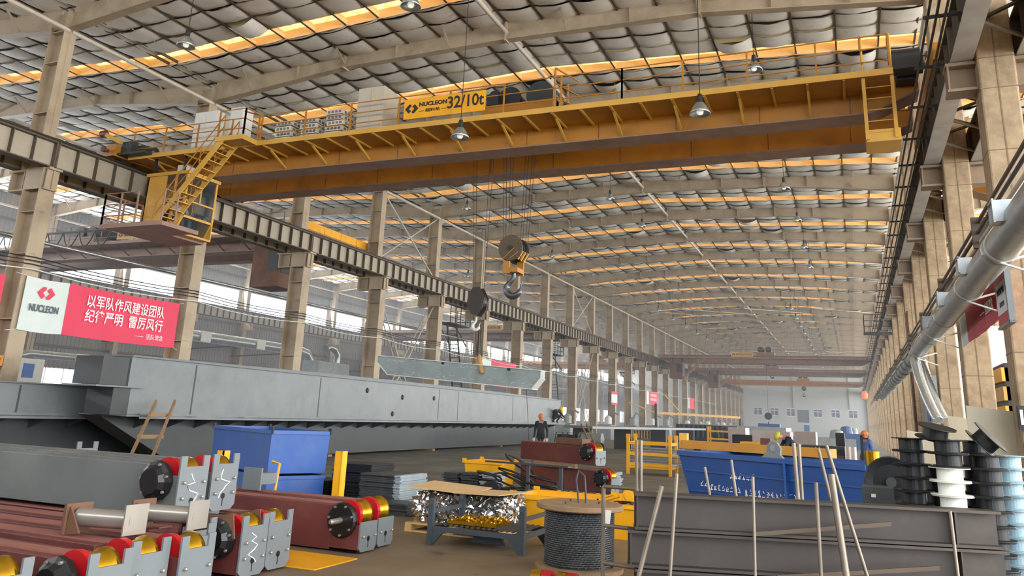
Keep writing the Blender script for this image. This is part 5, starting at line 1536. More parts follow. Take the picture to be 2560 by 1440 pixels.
one(MB().bb(p4.x - .14, p4.x + .14, 24.8, 25.2, 0, p4.z + .38), 'brown_box', M_oxide, 'red-brown steel box beside the yellow chest', 'box')

# wire rope spool in the foreground
sp_ = thing('wire_rope_spool', 'big spool of grey wire rope with a round wooden flange', 'spool', (-2.98, 9.25, 0))
sx_, sy_ = -2.98, 9.25
MB().lathe((sx_, sy_, .645), [(.0, 0), (.49, 0), (.5, .01), (.5, .05), (.49, .06), (.05, .06)], 40).build('top_flange', M_wood, sp_)
MB().lathe((sx_, sy_, 0), [(.0, 0), (.5, 0), (.5, .05), (.05, .05)], 40).build('bottom_flange', M_wood, sp_)
MB().lathe((sx_, sy_, .05), [(.33, 0), (.33, .6)], 30).build('core', M_wood, sp_)
w = MB(); pts = []
for i in range(26 * 30):
    a_ = i / 30 * 2 * PI; pts.append((sx_ + .385 * math.cos(a_), sy_ + .385 * math.sin(a_), .065 + i / 780 * .57))
w.tube(pts, .0125, 6, smooth=True); w.lathe((sx_, sy_, .05), [(.375, 0), (.375, .59)], 30)
w.build('wire_rope', M_rope, sp_)
st_ = MB()
for i in range(0, 780, 1):
    a_ = i / 31.37 * 2 * PI
    if math.sin(a_) < .35:
        c, s_ = math.cos(a_), math.sin(a_); z = .065 + i / 31.37 / 26 * .57
        st_.add([(sx_ + .3985 * c + .004 * s_, sy_ + .3985 * s_ - .004 * c, z - .009), (sx_ + .3985 * c - .012 * s_, sy_ + .3985 * s_ + .012 * c, z + .009), (sx_ + .3985 * c - .02 * s_, sy_ + .3985 * s_ + .02 * c, z + .009), (sx_ + .3985 * c - .004 * s_, sy_ + .3985 * s_ + .004 * c, z - .009)], [(0, 1, 2, 3)])
st_.build('rope_strand', mat('strand_grey', (120, 122, 124), .4, .5), sp_)  # paler grey marks for the rope's diagonal strands
MB().tube([(sx_ - .02, sy_ + .02, .7), (sx_ - .06, sy_ + .03, .95), (sx_ - .04, sy_ + .05, 1.06), (sx_ + .03, sy_ + .06, 1.0), (sx_ + .07, sy_ + .02, .7)], .012, 6).build('rope_loop', M_rope, sp_)
b = MB()
for a_ in (.4, 2.4, 4.2): b.lathe((sx_ + .22 * math.cos(a_), sy_ + .22 * math.sin(a_), .705), [(.012, 0), (.012, .02)], 8)
b.build('bolt', M_dark, sp_)
MB().add([(sx_ + .4, sy_ - .36, .69), (sx_ + .47, sy_ - .34, .69), (sx_ + .46, sy_ - .37, .55), (sx_ + .42, sy_ - .38, .5), (sx_ + .37, sy_ - .38, .57)], [(0, 1, 2, 3, 4)]).build('paper_tag', M_white, sp_)
# little coloured drums in front of the spool at the bottom edge
for k, (px_, m_) in enumerate(((1345, M_gold), (1370, M_red), (1408, M_gold), (1430, M_red))):
    p = P(px_, 1432, Y=7.9)
    one(MB().lathe((p.x, 7.9, .1), [(.03, -.06), (.1, -.05), (.1, .05), (.03, .06)], 18, 'X'), 'small_wheel', m_, ('gold', 'red', 'gold', 'red')[k] + ' small wheel ' + ('leftmost', 'second', 'third', 'rightmost')[k] + ' of four in front of the rope spool', 'wheel')
# tubular frame right of the spool
tf = thing('tubular_frame', 'small grey tubular guard frame between rope spool and dark beams', 'frame', (-2.0, 6.9, 0))
a, b = P(1509, 1216, Y=6.9), P(1592, 1222, Y=6.75)
for p in (a, b): MB().tube([(p.x, p.y, 0), p], .018, 8).build('post', M_rod, tf)
for z in (0, -.31, -.6): MB().tube([a + Vector((0, 0, z)), b + Vector((0, 0, z))], .016, 8).build('rail', M_rod, tf)
q_ = P(1592, 1100, Y=6.7)
for dx in (0, .035): MB().tube([(q_.x + dx, 6.7, 0), (q_.x + dx, 6.7, q_.z)], .014, 8).build('tall_post', M_rod, tf)
# stacked dark beams at the lower right
PA, PB = Vector((-1.66, 6.55, 0)), Vector((.94, 7.36, 0))
def hbeam(a, b, z, h, fl, m, label, group):
    d = (b - a).normalized(); s = Vector((d.y, -d.x, 0))
    r = thing('steel_i_beam', label, 'beam', ((a + b) / 2 + Vector((0, 0, z))), group=group)
    M0 = MB(); up = Vector((0, 0, 1))
    M0.bar(a + up * (z + .012), b + up * (z + .012), fl, .02).bar(a + up * (z + h - .012), b + up * (z + h - .012), fl, .02).bar(a + up * (z + h / 2), b + up * (z + h / 2), .012, h - .03)
    M0.build('profile', m, r)
    L = (b - a).length
    for t in (.02, .88 * L):
        c = a + d * t + up * (z + h / 2); MB().box(c, (.012, fl - .02, h - .04), Matrix((d, s, up)).transposed()).build('stiffener', m, r)
    return r
hbeam(PA, PB, .83, .27, .2, M_hot, 'top one of four dark steel I-beams stacked at the lower right', 'dark I-beams')
hbeam(PA - Vector((.05, 0, 0)), PB + Vector((.03, 0.01, 0)), .555, .27, .2, M_hot, 'second from the top of four dark steel I-beams stacked at the lower right', 'dark I-beams')
hbeam(PA, PB, .28, .27, .2, M_hot, 'second from the floor of four dark steel I-beams stacked at the lower right', 'dark I-beams')
hbeam(PA, PB, .0, .275, .2, M_hot, 'bottom one of four dark steel I-beams stacked at the lower right', 'dark I-beams')
one(MB().bar((-.75, 6.62, .86), (.2, 6.95, .98), .02, .03), 'flat_strip', mat('brown_strip', (84, 68, 54), .6), 'thin brown strip slanting across the top dark beam', 'strip')
one(MB().bar((-.6, 6.6, .58), (.5, 7.0, .7), .02, .03), 'flat_strip', mat('brown_strip', (84, 68, 54), .6), 'thin brown strip slanting across the second dark beam', 'strip')
# round bars leaning about the beams
RODS = [((1655, 1215), (1597, 1440), 6.3, .018, 'thick round bar leaning left at the left end of the dark beams'),
 ((1692, 1184), (1675, 1440), 6.3, .014, 'nearly upright round bar beside the thick leaning one'),
 ((1762, 1168), (1786, 1300), 7.05, .011, 'thin round bar leaning before the blue skip, leftmost there'),
 ((1828, 1150), (1850, 1310), 7.2, .012, 'thin round bar leaning across the white lettering of the skip'),
 ((1882, 1192), (1888, 1440), 6.45, .012, 'upright thin round bar with a bent top in front of the dark beams'),
 ((1984, 1108), (2000, 1300), 7.3, .016, 'left bar of the close upright pair in front of the skip'),
 ((1997, 1110), (2009, 1300), 7.35, .014, 'right bar of the close upright pair in front of the skip'),
 ((2040, 1206), (2053, 1440), 6.55, .014, 'upright round bar left of the thick pale pole'),
 ((2078, 1186), (2116, 1440), 6.5, .024, 'thick pale pole leaning right in front of the dark beams'),
 ((2066, 1114), (2168, 1440), 6.6, .013, 'long thin round bar leaning far right across the dark beams'),
 ((2046, 1122), (2090, 1300), 7.4, .012, 'thin round bar leaning between upright pair and thick pole'),
 ((2375, 1278), (2395, 1440), 6.85, .012, 'thin round bar leaning on the right part of the dark beams')]
for (p0, p1, Y_, r_, lb_) in RODS:
    a, b = P(p0[0], p0[1], Y=Y_ + .1), P(p1[0], p1[1], Y=Y_)
    d = b - a; b = a + d * (a.z / -d.z) if d.z < 0 else b
    one(MB().tube([a, b], r_, 10), 'round_bar', M_rod, lb_, 'bar', 'round bars about the dark beams')
# blue skip
sk = thing('steel_skip', 'long blue steel skip with faded white writing and slanted ends behind the dark beams', 'skip', (-1.2, 13, 0))
A, B = Vector((-2.68, 13.46, 0)), Vector((.1, 11.85, 0)); d = (B - A).normalized(); nrm = Vector((-d.y, d.x, 0)); L = (B - A).length; Wd = 1.5
def sp3(t, w_, z): return A + d * t + nrm * w_ + Vector((0, 0, z))
m = MB(); lo = [(.3, .12), (L - .02, .12), (L - .02, Wd - .12), (.3, Wd - .12)]; hi = [(0, 0), (L, 0), (L, Wd), (0, Wd)]
vs = [sp3(*p, .04) for p in lo] + [sp3(*p, 1.18) for p in hi] + [sp3(p[0] * .98 + .03, p[1] * .93 + .05, .08) for p in lo] + [sp3(p[0] * .97 + .04, p[1] * .93 + .05, 1.18) for p in hi]
fs = [(0, 3, 2, 1)] + [(i, (i + 1) % 4, 4 + (i + 1) % 4, 4 + i) for i in range(4)] + [(8, 9, 10, 11)] + [(8 + (i + 1) % 4, 8 + i, 12 + i, 12 + (i + 1) % 4) for i in range(4)] + [(4 + i, 4 + (i + 1) % 4, 12 + (i + 1) % 4, 12 + i) for i in range(4)]
m.add(vs, fs).build('tub', M_bluedeep, sk)
m = MB(); c4 = [sp3(0, 0, 1.17), sp3(L, 0, 1.17), sp3(L, Wd, 1.17), sp3(0, Wd, 1.17)]
for a, b in zip(c4, c4[1:] + c4[:1]): m.bar(a, b, .07, .07)
m.build('rim', M_bluedeep, sk)
m = MB()
for z in (.3, .62, .92):
    k_ = .12 * (1 - z / 1.18)
    m.bar(sp3(.3 * (1 - z / 1.18) + .05, k_ - .005, z), sp3(L - .1, k_ - .005, z), .03, .025)
m.build('rib', M_bluedeep, sk)
for t in (.0, .56): MB().bar(sp3(L * .62, .0, .05), sp3(L * .62, -.03, 1.15), .07, .03).build('stay', M_bluedeep, sk) if t == 0 else None
q = random.Random(12); m = MB()
for (t0, t1, z, hh) in ((1.0, 1.4, .9, .1), (.42, .56, .74, .1), (.6, 1.15, .7, .1), (1.25, 2.1, .68, .11)):
    t = t0
    while t < t1:
        k_ = .12 * (1 - z / 1.18) - .008
        c = sp3(t, k_, z)
        for s_ in range(4):
            if q.random() < .75: m.bar(c + d * q.uniform(0, .05) + Vector((0, 0, q.uniform(-hh / 2, hh / 2))), c + d * q.uniform(.0, .06) + Vector((0, 0, q.uniform(-hh / 2, hh / 2))), .004, .012, up=(nrm.x, nrm.y, 0))
        m.bar(c + Vector((0, 0, -hh / 3)), c + d * .05 + Vector((0, 0, -hh / 3)), .004, .012)
        t += .075
m.build('faded_writing', M_letter, sk)
cu = [sp3(L * .58, -.03, 1.2), sp3(L * .72, -.03, 1.2)]
hk = MB(); pr = [(0, 0), (.5, 0), (.42, .08), (.44, .2), (.36, .32), (.22, .34), (.13, .26), (.12, .12)]
vs = [sp3(L * .5 + p[0] * .75, -.02, 1.2 + p[1] * .7) for p in pr] + [sp3(L * .5 + p[0] * .75, .02, 1.2 + p[1] * .7) for p in pr]
hk.add(vs, [tuple(range(8)), tuple(range(15, 7, -1))] + [(i, (i + 1) % 8, 8 + (i + 1) % 8, 8 + i) for i in range(8)])
hk.lathe(sp3(L * .5 + .22, -.03, 1.34), [(.0, 0), (.05, 0), (.05, .01)], 14, 'Y')
hk.build('hook_plate', M_steelgrey, sk)
a, b = P(1712, 1136, Y=15.0), P(2085, 1152, Y=13.9)
yb = thing('spreader_beam', 'long orange-yellow spreader beam with a lifting eye lying beyond the blue skip', 'beam', ((a + b) / 2))
MB().bar(Vector((a.x, a.y, 1.27)), Vector((b.x, b.y, 1.27)), .22, .14).build('beam', mat('orange_yellow', (206, 142, 48), .5, var=.08), yb)
MB().bb(a.x - .08, a.x + .06, a.y - .08, a.y + .08, 1.2, 1.46).build('eye', M_yelpale, yb)
tl = MB()
for p in (a.lerp(b, .1), a.lerp(b, .9)): tl.bar((p.x, p.y, 0), (p.x, p.y, 1.2), .12)
tl.build('stand', M_dark, yb)
# ---------------------------------------------------------------- cable reels at the right
def reel(m, name='wire_reel'):
    mb = MB()
    mb.lathe((0, 0, 0), [(.03, 0), (.15, 0), (.152, .004), (.15, .008), (.1, .01), (.095, .012), (.095, .093), (.1, .095), (.15, .097), (.152, .101), (.15, .105), (.03, .105)], 26)
    return mb.build(name, m)
M_reelblue = mat('blue_reel', (150, 176, 186), .35, var=.04)
protos = {'k': reel(M_black), 'w': reel(M_plastw), 'b': reel(M_reelblue)}
used_r = set()
def stack(x, y, seq, where, dx=0.0):
    for k, ch in enumerate(seq):
        o = protos[ch]
        if ch in used_r: o = o.copy(); COL.objects.link(o)
        used_r.add(ch)
        o.location = (x + rnd.uniform(-.008, .008) + dx * k, y + rnd.uniform(-.008, .008), .012 + k * .106)
        o.rotation_euler = (0, 0, rnd.uniform(0, 6))
        tag(o, '%s welding wire reel in the %s reel stack' % ({'k': 'black', 'w': 'white', 'b': 'pale blue'}[ch], where), 'reel', '%s reels in the %s stack' % ({'k': 'black', 'w': 'white', 'b': 'pale blue'}[ch], where))
stack(.42, 7.75, 'kkkkkkkkkkkkkkk', 'left')
stack(.68, 7.5, 'kkkkkkkwwkwwwkk'[:15], 'middle')
stack(.95, 7.6, 'kkkkkkkkkkkkkk', 'right')
stack(1.16, 8.0, 'bbbbbbbbbbbbbb', 'far right')
stack(.62, 7.95, 'kkkkkkkkkkkkk', 'hidden rear')
stack(.93, 8.0, 'kkkkkkkkkkkkkkk', 'tall rear')
o = protos['k'].copy(); COL.objects.link(o); o.location = (.93, 7.62, 1.57); o.rotation_euler = (.4, .75, .3); tag(o, 'black reel tipped over on top of the right reel stack', 'reel')
o = protos['k'].copy(); COL.objects.link(o); o.location = (.6, 7.62, 1.6); o.rotation_euler = (.22, .12, .3); tag(o, 'black reel lying tilted across the left and middle stacks', 'reel')
# caged ladder and landing on the right column row
cl = thing('caged_ladder', 'brown ladder climbing the right columns beyond the flexible hoses', 'ladder', (2.05, 33, 0))
for y in (32.8, 33.3): MB().bar((2.05, y, 0), (2.05, y, 6.0), .05).build('rail', M_rust, cl)
for k in range(19): MB().tube([(2.05, 32.8, .3 + k * .3), (2.05, 33.3, .3 + k * .3)], .014, 6).build('rung', M_rust, cl)
lp = thing('landing_platform', 'black landing platform with a rail high on the right columns', 'platform', (1.4, 50.9, 7.1))
MB().bb(.8, 2.3, 50.5, 51.4, 7.05, 7.15).build('deck', M_dark, lp)
r = MB(); railing(r, [(.85, 50.55, 7.15), (2.2, 50.55, 7.15)], step=.65, h=1.0, r=.02); railing(r, [(.85, 50.55, 7.15), (.85, 51.35, 7.15)], step=.8, h=1.0, r=.02); r.build('railing', M_dark, lp)
# pallets and drum machine
def pallet(x, y, z, label, w=.9, d=.8):
    r = thing('pallet', label, 'pallet', (x, y, z))
    for k in range(5): MB().box((0, -d / 2 + .06 + k * (d - .12) / 4, .125), (w, .1, .022)).build('deck_board', M_woodpale, r, local=True)
    for k in range(3): MB().box((-w / 2 + .06 + k * (w - .12) / 2, 0, .06), (.1, d, .1)).build('block', M_woodpale, r, local=True)
    return r
pallet(.1, 9.1, .0, 'yellowish wooden pallet lowest beside the reels')
pallet(.1, 9.1, .14, 'second wooden pallet beside the reels')
pallet(.1, 9.1, .28, 'third wooden pallet beside the reels')
pallet(.1, 9.1, .42, 'wooden pallet carrying the black drum machine')
dm = thing('drum_machine', 'black machine with a big ring drum and dark boxes on wooden pallets', 'machine', (.2, 9.1, .56))
MB().bb(-.3, .0, 8.85, 9.25, .565, .92).build('box', M_dark, dm)
MB().bb(.02, .3, 8.8, 9.2, .565, 1.12).build('box', M_steeldark, dm)
MB().bb(.3, .52, 8.85, 9.25, .565, .8).build('box', M_dark, dm)
MB().lathe((.3, 9.35, 1.15), [(.17, -.06), (.24, -.08), (.25, 0), (.24, .08), (.17, .06)], 26, 'Y').build('ring', M_black, dm)
MB().lathe((.3, 9.35, 1.15), [(.05, -.1), (.05, .1)], 12, 'Y').bb(.28, .32, 9.33, 9.37, .93, 1.37).build('hub', M_steeldark, dm)
MB().bb(.1, .14, 8.79, 8.8, 1.03, 1.06).build('label', M_white, dm)
bk = sp3(L - .05, .25, 1.2)
one(MB().lathe(bk, [(.05, 0), (.09, 0), (.095, .18), (.06, .19)], 18), 'tin_can', M_gold, 'shiny golden tin standing on the right rim of the blue skip', 'tin')

# white plates leaning between right columns, racks and truck behind the reels
for k, (px_, w_, z1, tl) in enumerate(((2330, .9, 1.68, .1), (2400, .85, 1.78, .14), (2455, 1.0, 1.95, .2), (2520, 1.1, 2.1, .24))):
    p = P(px_, 1080, Y=18.2 - k * 1.05)
    one(MB().prism([(p.x - w_ / 2, .02), (p.x + w_ / 2, .02), (p.x + w_ / 2, z1 - .25), (p.x + w_ / 2 - .15, z1 - .1), (p.x - w_ / 2, z1)], 18.2 - k * 1.05, 18.23 - k * 1.05), 'steel_plate', mat('cream_plate', (206, 196, 172), .55, var=.05), 'cream steel plate standing upright behind the reels, ' + ('farthest left', 'second from the left', 'third from the left', 'rightmost')[k], 'plate', 'cream plates behind the reels')
grid = thing('wire_cage', 'brown wire mesh cage behind the reels at the right edge', 'cage', (2.1, 12.2, 0))
g = MB()
for k in range(16): g.bb(1.35, 2.6, 12.0, 12.012, .25 + k * .06, .265 + k * .06)
for x in (1.36, 1.75, 2.15, 2.58): g.bb(x - .012, x + .012, 11.98, 12.0, .1, 1.2)
g.build('mesh', M_rod, grid)
MB().bb(1.35, 2.6, 12.02, 13.0, .1, .14).bb(1.35, 1.38, 12.0, 13.0, .0, 1.22).bb(2.57, 2.6, 12.0, 13.0, 0, 1.22).build('frame', M_rust, grid)
ht = thing('hand_truck', 'brown tubular hand truck standing by the near right column', 'hand truck', (2.0, 11.5, 0))
for x in (1.86, 2.12): MB().tube([(x, 11.3, .08), (x, 11.45, 1.55), (x + (.05 if x < 2 else -.05), 11.47, 1.62), (1.99, 11.47, 1.63)], .02, 8).build('handle', M_rust, ht)
for z in (.4, .8, 1.2): MB().tube([(1.86, 11.34 + z * .09, z), (2.12, 11.34 + z * .09, z)], .014, 6).build('rung', M_rust, ht)
MB().bb(1.84, 2.14, 11.1, 11.3, .03, .06).build('toe_plate', M_rust, ht)
for x in (1.8, 2.16): MB().lathe((x, 11.4, .1), [(.03, -.02), (.1, -.02), (.1, .02), (.03, .02)], 16, 'X').build('wheel', M_dark, ht)
ch = thing('yellow_guard', 'yellow tubular hoop guard at the right edge behind the reels', 'guard', (1.55, 9.2, 0))
MB().tube([(1.4, 9.2, 0), (1.4, 9.2, .78), (1.46, 9.22, .86), (1.9, 9.3, .86)], .018, 8).build('hoop', M_yelpale, ch)
wb = thing('wheel_barrow', 'dark stool with curved legs at the right edge', 'stool', (1.95, 9.6, 0))
MB().bb(1.6, 2.3, 9.3, 9.8, .62, .66).build('top', M_rust, wb)
for x, y in ((1.65, 9.35), (2.25, 9.35), (1.65, 9.75), (2.25, 9.75)): MB().tube([(x, y, 0), (x * .98 + .04, y, .35), (x, y, .62)], .02, 6).build('leg', M_dark, wb)
wb.name = 'stool'
eb = thing('electric_box', 'dark switch box on the near right column', 'box', (2.3, 14.38, 1.9))
MB().bb(2.28, 2.42, 14.3, 14.42, 1.75, 2.1).build('body', M_dark, eb)
MB().bb(2.3, 2.34, 14.28, 14.3, 1.82, 2.04).build('window', M_white, eb)
MB().bb(2.45, 2.8, 14.36, 14.42, 1.3, 2.05).build('notice', M_rust, eb)
# things seen through the right columns
for k in range(4):
    one(MB().bb(6.2 + k * 2.6, 8.4 + k * 2.6, 27 + k * 9, 29 + k * 9, 0, 1.2 + k * .5), 'machine_cabinet', (M_yelobj, M_white, M_bluecloth, M_yelobj)[k], ('low yellow', 'white', 'blue', 'tall yellow')[k] + ' machine cabinet in the right bay seen between columns', 'machine')
ys_ = thing('yellow_stack', 'stack of yellow girders in the right bay by the near column', 'girder stack', (6, 32, 0))
for k in range(6): MB().bb(4.6, 9.0, 31, 36, .3 + k * .62, .75 + k * .62).build('girder', M_yelobj if k % 2 else M_yelpale, ys_)
MB().bb(4.7, 4.9, 31, 36, 0, 4.0).bb(8.8, 9.0, 31, 36, 0, 4.0).build('upright', M_dark, ys_)
one(MB().bb(3.2, 3.6, 17.0, 17.4, 0, 6.5), 'white_post', M_white, 'pale post behind the right columns', 'post')

# ---------------------------------------------------------------- middle distance
def at_floor(px_, py_): return P(px_, py_, Z=0)
# long low tables and beams
a = P(1445, 1064, Y=40.0); b = P(1738, 1064, Y=62.0)
tb = thing('assembly_table', 'long grey assembly table running on from the far end of the girder', 'table', ((a.x + b.x) / 2, 50, 0))
MB().bar(Vector((a.x, a.y, 1.2)), Vector((b.x, b.y, 1.2)), 1.6, .12).build('top', M_steelgrey, tb)
for t in (.03, .3, .6, .9):
    p = a.lerp(b, t); MB().bb(p.x - .5, p.x + .5, p.y - .15, p.y + .15, 0, 1.15).build('leg', M_steeldark, tb)
wcg = thing('welding_carriage', 'welding machine on a wheeled frame with a gas drum below the welder', 'welding machine', (-12.5, 40, 0))
c = P(1430, 1095, Y=40.0); c.z = 0
for dx in (-.9, -.3, .4): 
    MB().tube([c + Vector((dx, -.3, 0)), c + Vector((dx + .15, -.3, .9)), c + Vector((dx + .5, -.3, .9)), c + Vector((dx + .6, -.3, .1))], .03, 6).build('frame_tube', M_steeldark, wcg)
MB().lathe(c + Vector((1.0, 0, .65)), [(.05, -.7), (.28, -.6), (.3, .6), (.05, .7)], 16, 'X').build('drum', M_clutter, wcg)
for dx in (.3, 1.6): MB().lathe(c + Vector((dx, -.4, .25)), [(.06, -.05), (.25, -.05), (.25, .05), (.06, .05)], 18, 'Y').build('wheel', M_dark, wcg)
MB().bb(c.x - .7, c.x + .2, c.y - .3, c.y + .3, .35, .8).build('generator', M_dark, wcg)
# conveyor rack, black ribbed beams, big film-covered beams
a = at_floor(1555, 1098)
cr_ = thing('roller_rack', 'brownish roller rack on the floor beyond the welding machine', 'rack', (a.x, a.y, 0))
MB().bb(a.x - .2, a.x + 3.2, a.y, a.y + 1, .75, .85).bb(a.x - .2, a.x + 3.2, a.y, a.y + 1, .1, .18).build('frame', M_rust, cr_)
for k in range(13): MB().bb(a.x + k * .25 - .05, a.x + k * .25 + .05, a.y - .02, a.y + 1, .15, .8).build('roller', M_woodpale, cr_)
a = at_floor(1690, 1108)
rb = thing('ribbed_beam', 'black beam with a row of upright ribs in the middle distance', 'beam', (a.x, a.y, 0))
MB().bb(a.x, a.x + 4.6, a.y, a.y + .8, .1, .5).bb(a.x, a.x + 4.8, a.y + .1, a.y + .8, .5, 1.5).build('body', M_dark, rb)
for k in range(12): MB().bb(a.x + .2 + k * .38, a.x + .34 + k * .38, a.y - .1, a.y + .1, .55, 1.45).build('rib', M_steeldark, rb)
for k, (px0, px1, py0, py1, Y_, m_, nm) in enumerate((
    (1820, 1864, 1068, 1086, 42, M_pink, 'pale film-covered beam end, left of the two behind the skip'),
    (1880, 1976, 1076, 1108, 33, M_pink, 'big pale film-covered beam in front of the bending worker'),
    (1700, 1965, 1058, 1070, 70, M_clutter, 'long grey box beam on the floor far beyond the skip'),
    (1830, 1930, 1086, 1118, 36, M_dark, 'black box beam behind the yellow chest'),
    (1985, 2040, 1078, 1096, 40, M_pink, 'pale plate stack behind the bending worker'),
    (1895, 1950, 1058, 1072, 80, M_bluecloth, 'blue machine far back left of centre'),
    (2088, 2112, 1082, 1104, 30, M_dark, 'black monitor-like box on the far bench'),
    (2150, 2172, 1088, 1110, 28, M_dark, 'black box in front of the worker in blue'))):
    p0, p1 = P(px0, py0, Y=Y_), P(px1, py1, Y=Y_)
    one(MB().bb(p0.x, p1.x, Y_, Y_ + (6 if k == 2 else 1.6), 0.0, max(p0.z, p1.z)), 'box_girder' if m_ is M_pink or k in (2, 3) else 'machine_box', m_, nm, 'beam' if k < 5 else 'machine', bevel=.02)
tb2 = thing('work_bench', 'dark work bench with a cloth hanging over its end, behind the skip', 'bench', (-.9, 24, 0))
p0, p1 = P(2005, 1112, Y=24), P(2140, 1110, Y=24)
MB().bb(p0.x, p1.x, 23.6, 24.6, p0.z - .06, p0.z).build('top', M_dark, tb2)
for x in (p0.x + .1, p1.x - .1, (p0.x + p1.x) / 2): MB().bb(x - .05, x + .05, 23.7, 23.8, 0, p0.z - .06).build('leg', M_oxide, tb2)
MB().bb(p0.x, p1.x, 23.8, 24.5, .2, p0.z - .25).build('shelf_box', M_oxide, tb2)
m = MB(); vs = []; fs = []
for i in range(9):
    for j in range(6): vs.append((p1.x - .28 + i * .035, 23.56 + .03 * math.sin(i * 1.7) - .01 * j, p0.z + .02 - j * .11))
for i in range(8):
    for j in range(5): fs.append((i * 6 + j, i * 6 + j + 1, i * 6 + j + 7, i * 6 + j + 6))
m.add(vs, fs, True); one(m, 'cloth', M_pink, 'pale rag hanging over the end of the dark work bench', 'cloth')
for k in range(4):
    p = P(2020 + k * 9, 1128, Y=22.5)
    one(MB().bar((p.x, 22.5, 0), (p.x + .02, 22.5, p.z + .1), .03), 'steel_strip', (M_rod, M_rod, M_yelobj, M_yelobj)[k], ('grey strip, left', 'grey strip, right', 'yellow strip, left', 'yellow strip, right')[k] + ' of the upright ones before the work bench', 'strip')
# welding machines along the left column row
q = random.Random(21)
for k in range(11):
    y = 57 + k * 8.5; x = -19.2 + q.uniform(-.6, .6)
    w_ = thing('welding_machine', 'grey welding machine standing along the far left column row', 'machine', (x, y, 0), group='machines along the left columns')
    MB().bb(x - .6, x + .6, y - .6, y + .6, 0, 1.2).build('cabinet', M_clutter, w_, bevel=.04)
    MB().lathe((x + .2, y - .1, 1.25), [(.3, 0), (.3, .5), (.1, .7)], 14).build('head', M_white if k % 2 else M_clutter, w_)
    MB().tube([(x, y, 1.4), (x + .5, y - .3, 2.3), (x + 1.2, y - .5, 2.0)], .07, 8).build('arm', M_clutter, w_)
jb = thing('jib_boom', 'long thin pale yellow boom across the far left machines', 'boom', (-14, 80, 3))
a, b = P(1640, 1032, Y=72.0), P(1850, 1044, Y=78.0)
MB().bar(a, b, .16, .2).bar(a, a + Vector((-2.2, -1, .8)), .1).bar(a.lerp(b, .3), a.lerp(b, .1) + Vector((0, 0, 1.6)), .08).build('boom', M_woodpale, jb)
MB().bar((a.x, a.y, 0), (a.x, a.y, a.z + .8), .2).bar((b.x, b.y, 0), (b.x, b.y, b.z), .16).build('mast', M_steeldark, jb)
for k in range(6):
    y = 60 + k * 14; x = -1.2 + (k % 3) * .5
    one(MB().bb(x - 1.2, x + 1.2, y, y + 2, 0, 1.0 + .3 * (k % 2)).lathe((x, y + .5, 1.0 + .3 * (k % 2)), [(.5, 0), (.4, .5), (.1, .6)], 12), 'machine_tool', (M_clutter, M_bluecloth, M_clutter)[k % 3], 'machine tool far back in the right half of the hall', 'machine', 'far machine tools')
bc = thing('warning_lamp', 'lit red-orange signal lamp at the right end of the far orange crane', 'lamp', P(2162, 988, Y=140.0))
pz = P(2162, 988, Y=140.0)
MB().lathe(pz, [(.15, -.6), (.42, -.4), (.45, .3), (.2, .6)], 14).build('lens', emit('signal_red', (255, 70, 30), 2.5), bc)
MB().lathe(pz, [(.25, .6), (.25, .9)], 12).tube([pz + Vector((0, 0, .9)), pz + Vector((0, 0, 3.0))], .05, 6).build('holder', M_dark, bc)
# ---------------------------------------------------------------- people
def skin_mesh(joints, bones, root, sub=2):
    names = list(joints); me = bpy.data.meshes.new('body')
    me.from_pydata([Vector(joints[k][:3]) for k in names], [(names.index(a), names.index(b)) for a, b in bones], [])
    o = bpy.data.objects.new('t', me); COL.objects.link(o)
    o.modifiers.new('s', 'SKIN')
    for i, k in enumerate(names):
        r = joints[k][3]; r = r if isinstance(r, tuple) else (r, r)
        sv = me.skin_vertices[0].data[i]; sv.radius = r; sv.use_root = (k == root)
    m = o.modifiers.new('d', 'SUBSURF'); m.levels = sub; m.render_levels = sub
    dg = bpy.context.evaluated_depsgraph_get(); dg.update()
    r = bpy.data.meshes.new_from_object(o.evaluated_get(dg))
    bpy.data.objects.remove(o)
    for p in r.polygons: p.use_smooth = True
    return r

BONES = [('pelvis', 'belly'), ('belly', 'chest'), ('chest', 'neck'), ('neck', 'head0'), ('head0', 'head1'), ('head1', 'crown'),
         ('chest', 'sl'), ('sl', 'el'), ('el', 'wl'), ('wl', 'hl'), ('chest', 'sr'), ('sr', 'er'), ('er', 'wr'), ('wr', 'hr'),
         ('pelvis', 'pl'), ('pl', 'kl'), ('kl', 'al'), ('al', 'tl'), ('pelvis', 'pr'), ('pr', 'kr'), ('kr', 'ar'), ('ar', 'tr')]
RAD = {'pelvis': (.15, .12), 'belly': (.14, .11), 'chest': (.16, .12), 'neck': .055, 'head0': .07, 'head1': .1, 'crown': .075,
       'sl': .075, 'el': .05, 'wl': .036, 'hl': .034, 'sr': .075, 'er': .05, 'wr': .036, 'hr': .034,
       'pl': .095, 'kl': .065, 'al': .048, 'tl': .045, 'pr': .095, 'kr': .065, 'ar': .048, 'tr': .045}
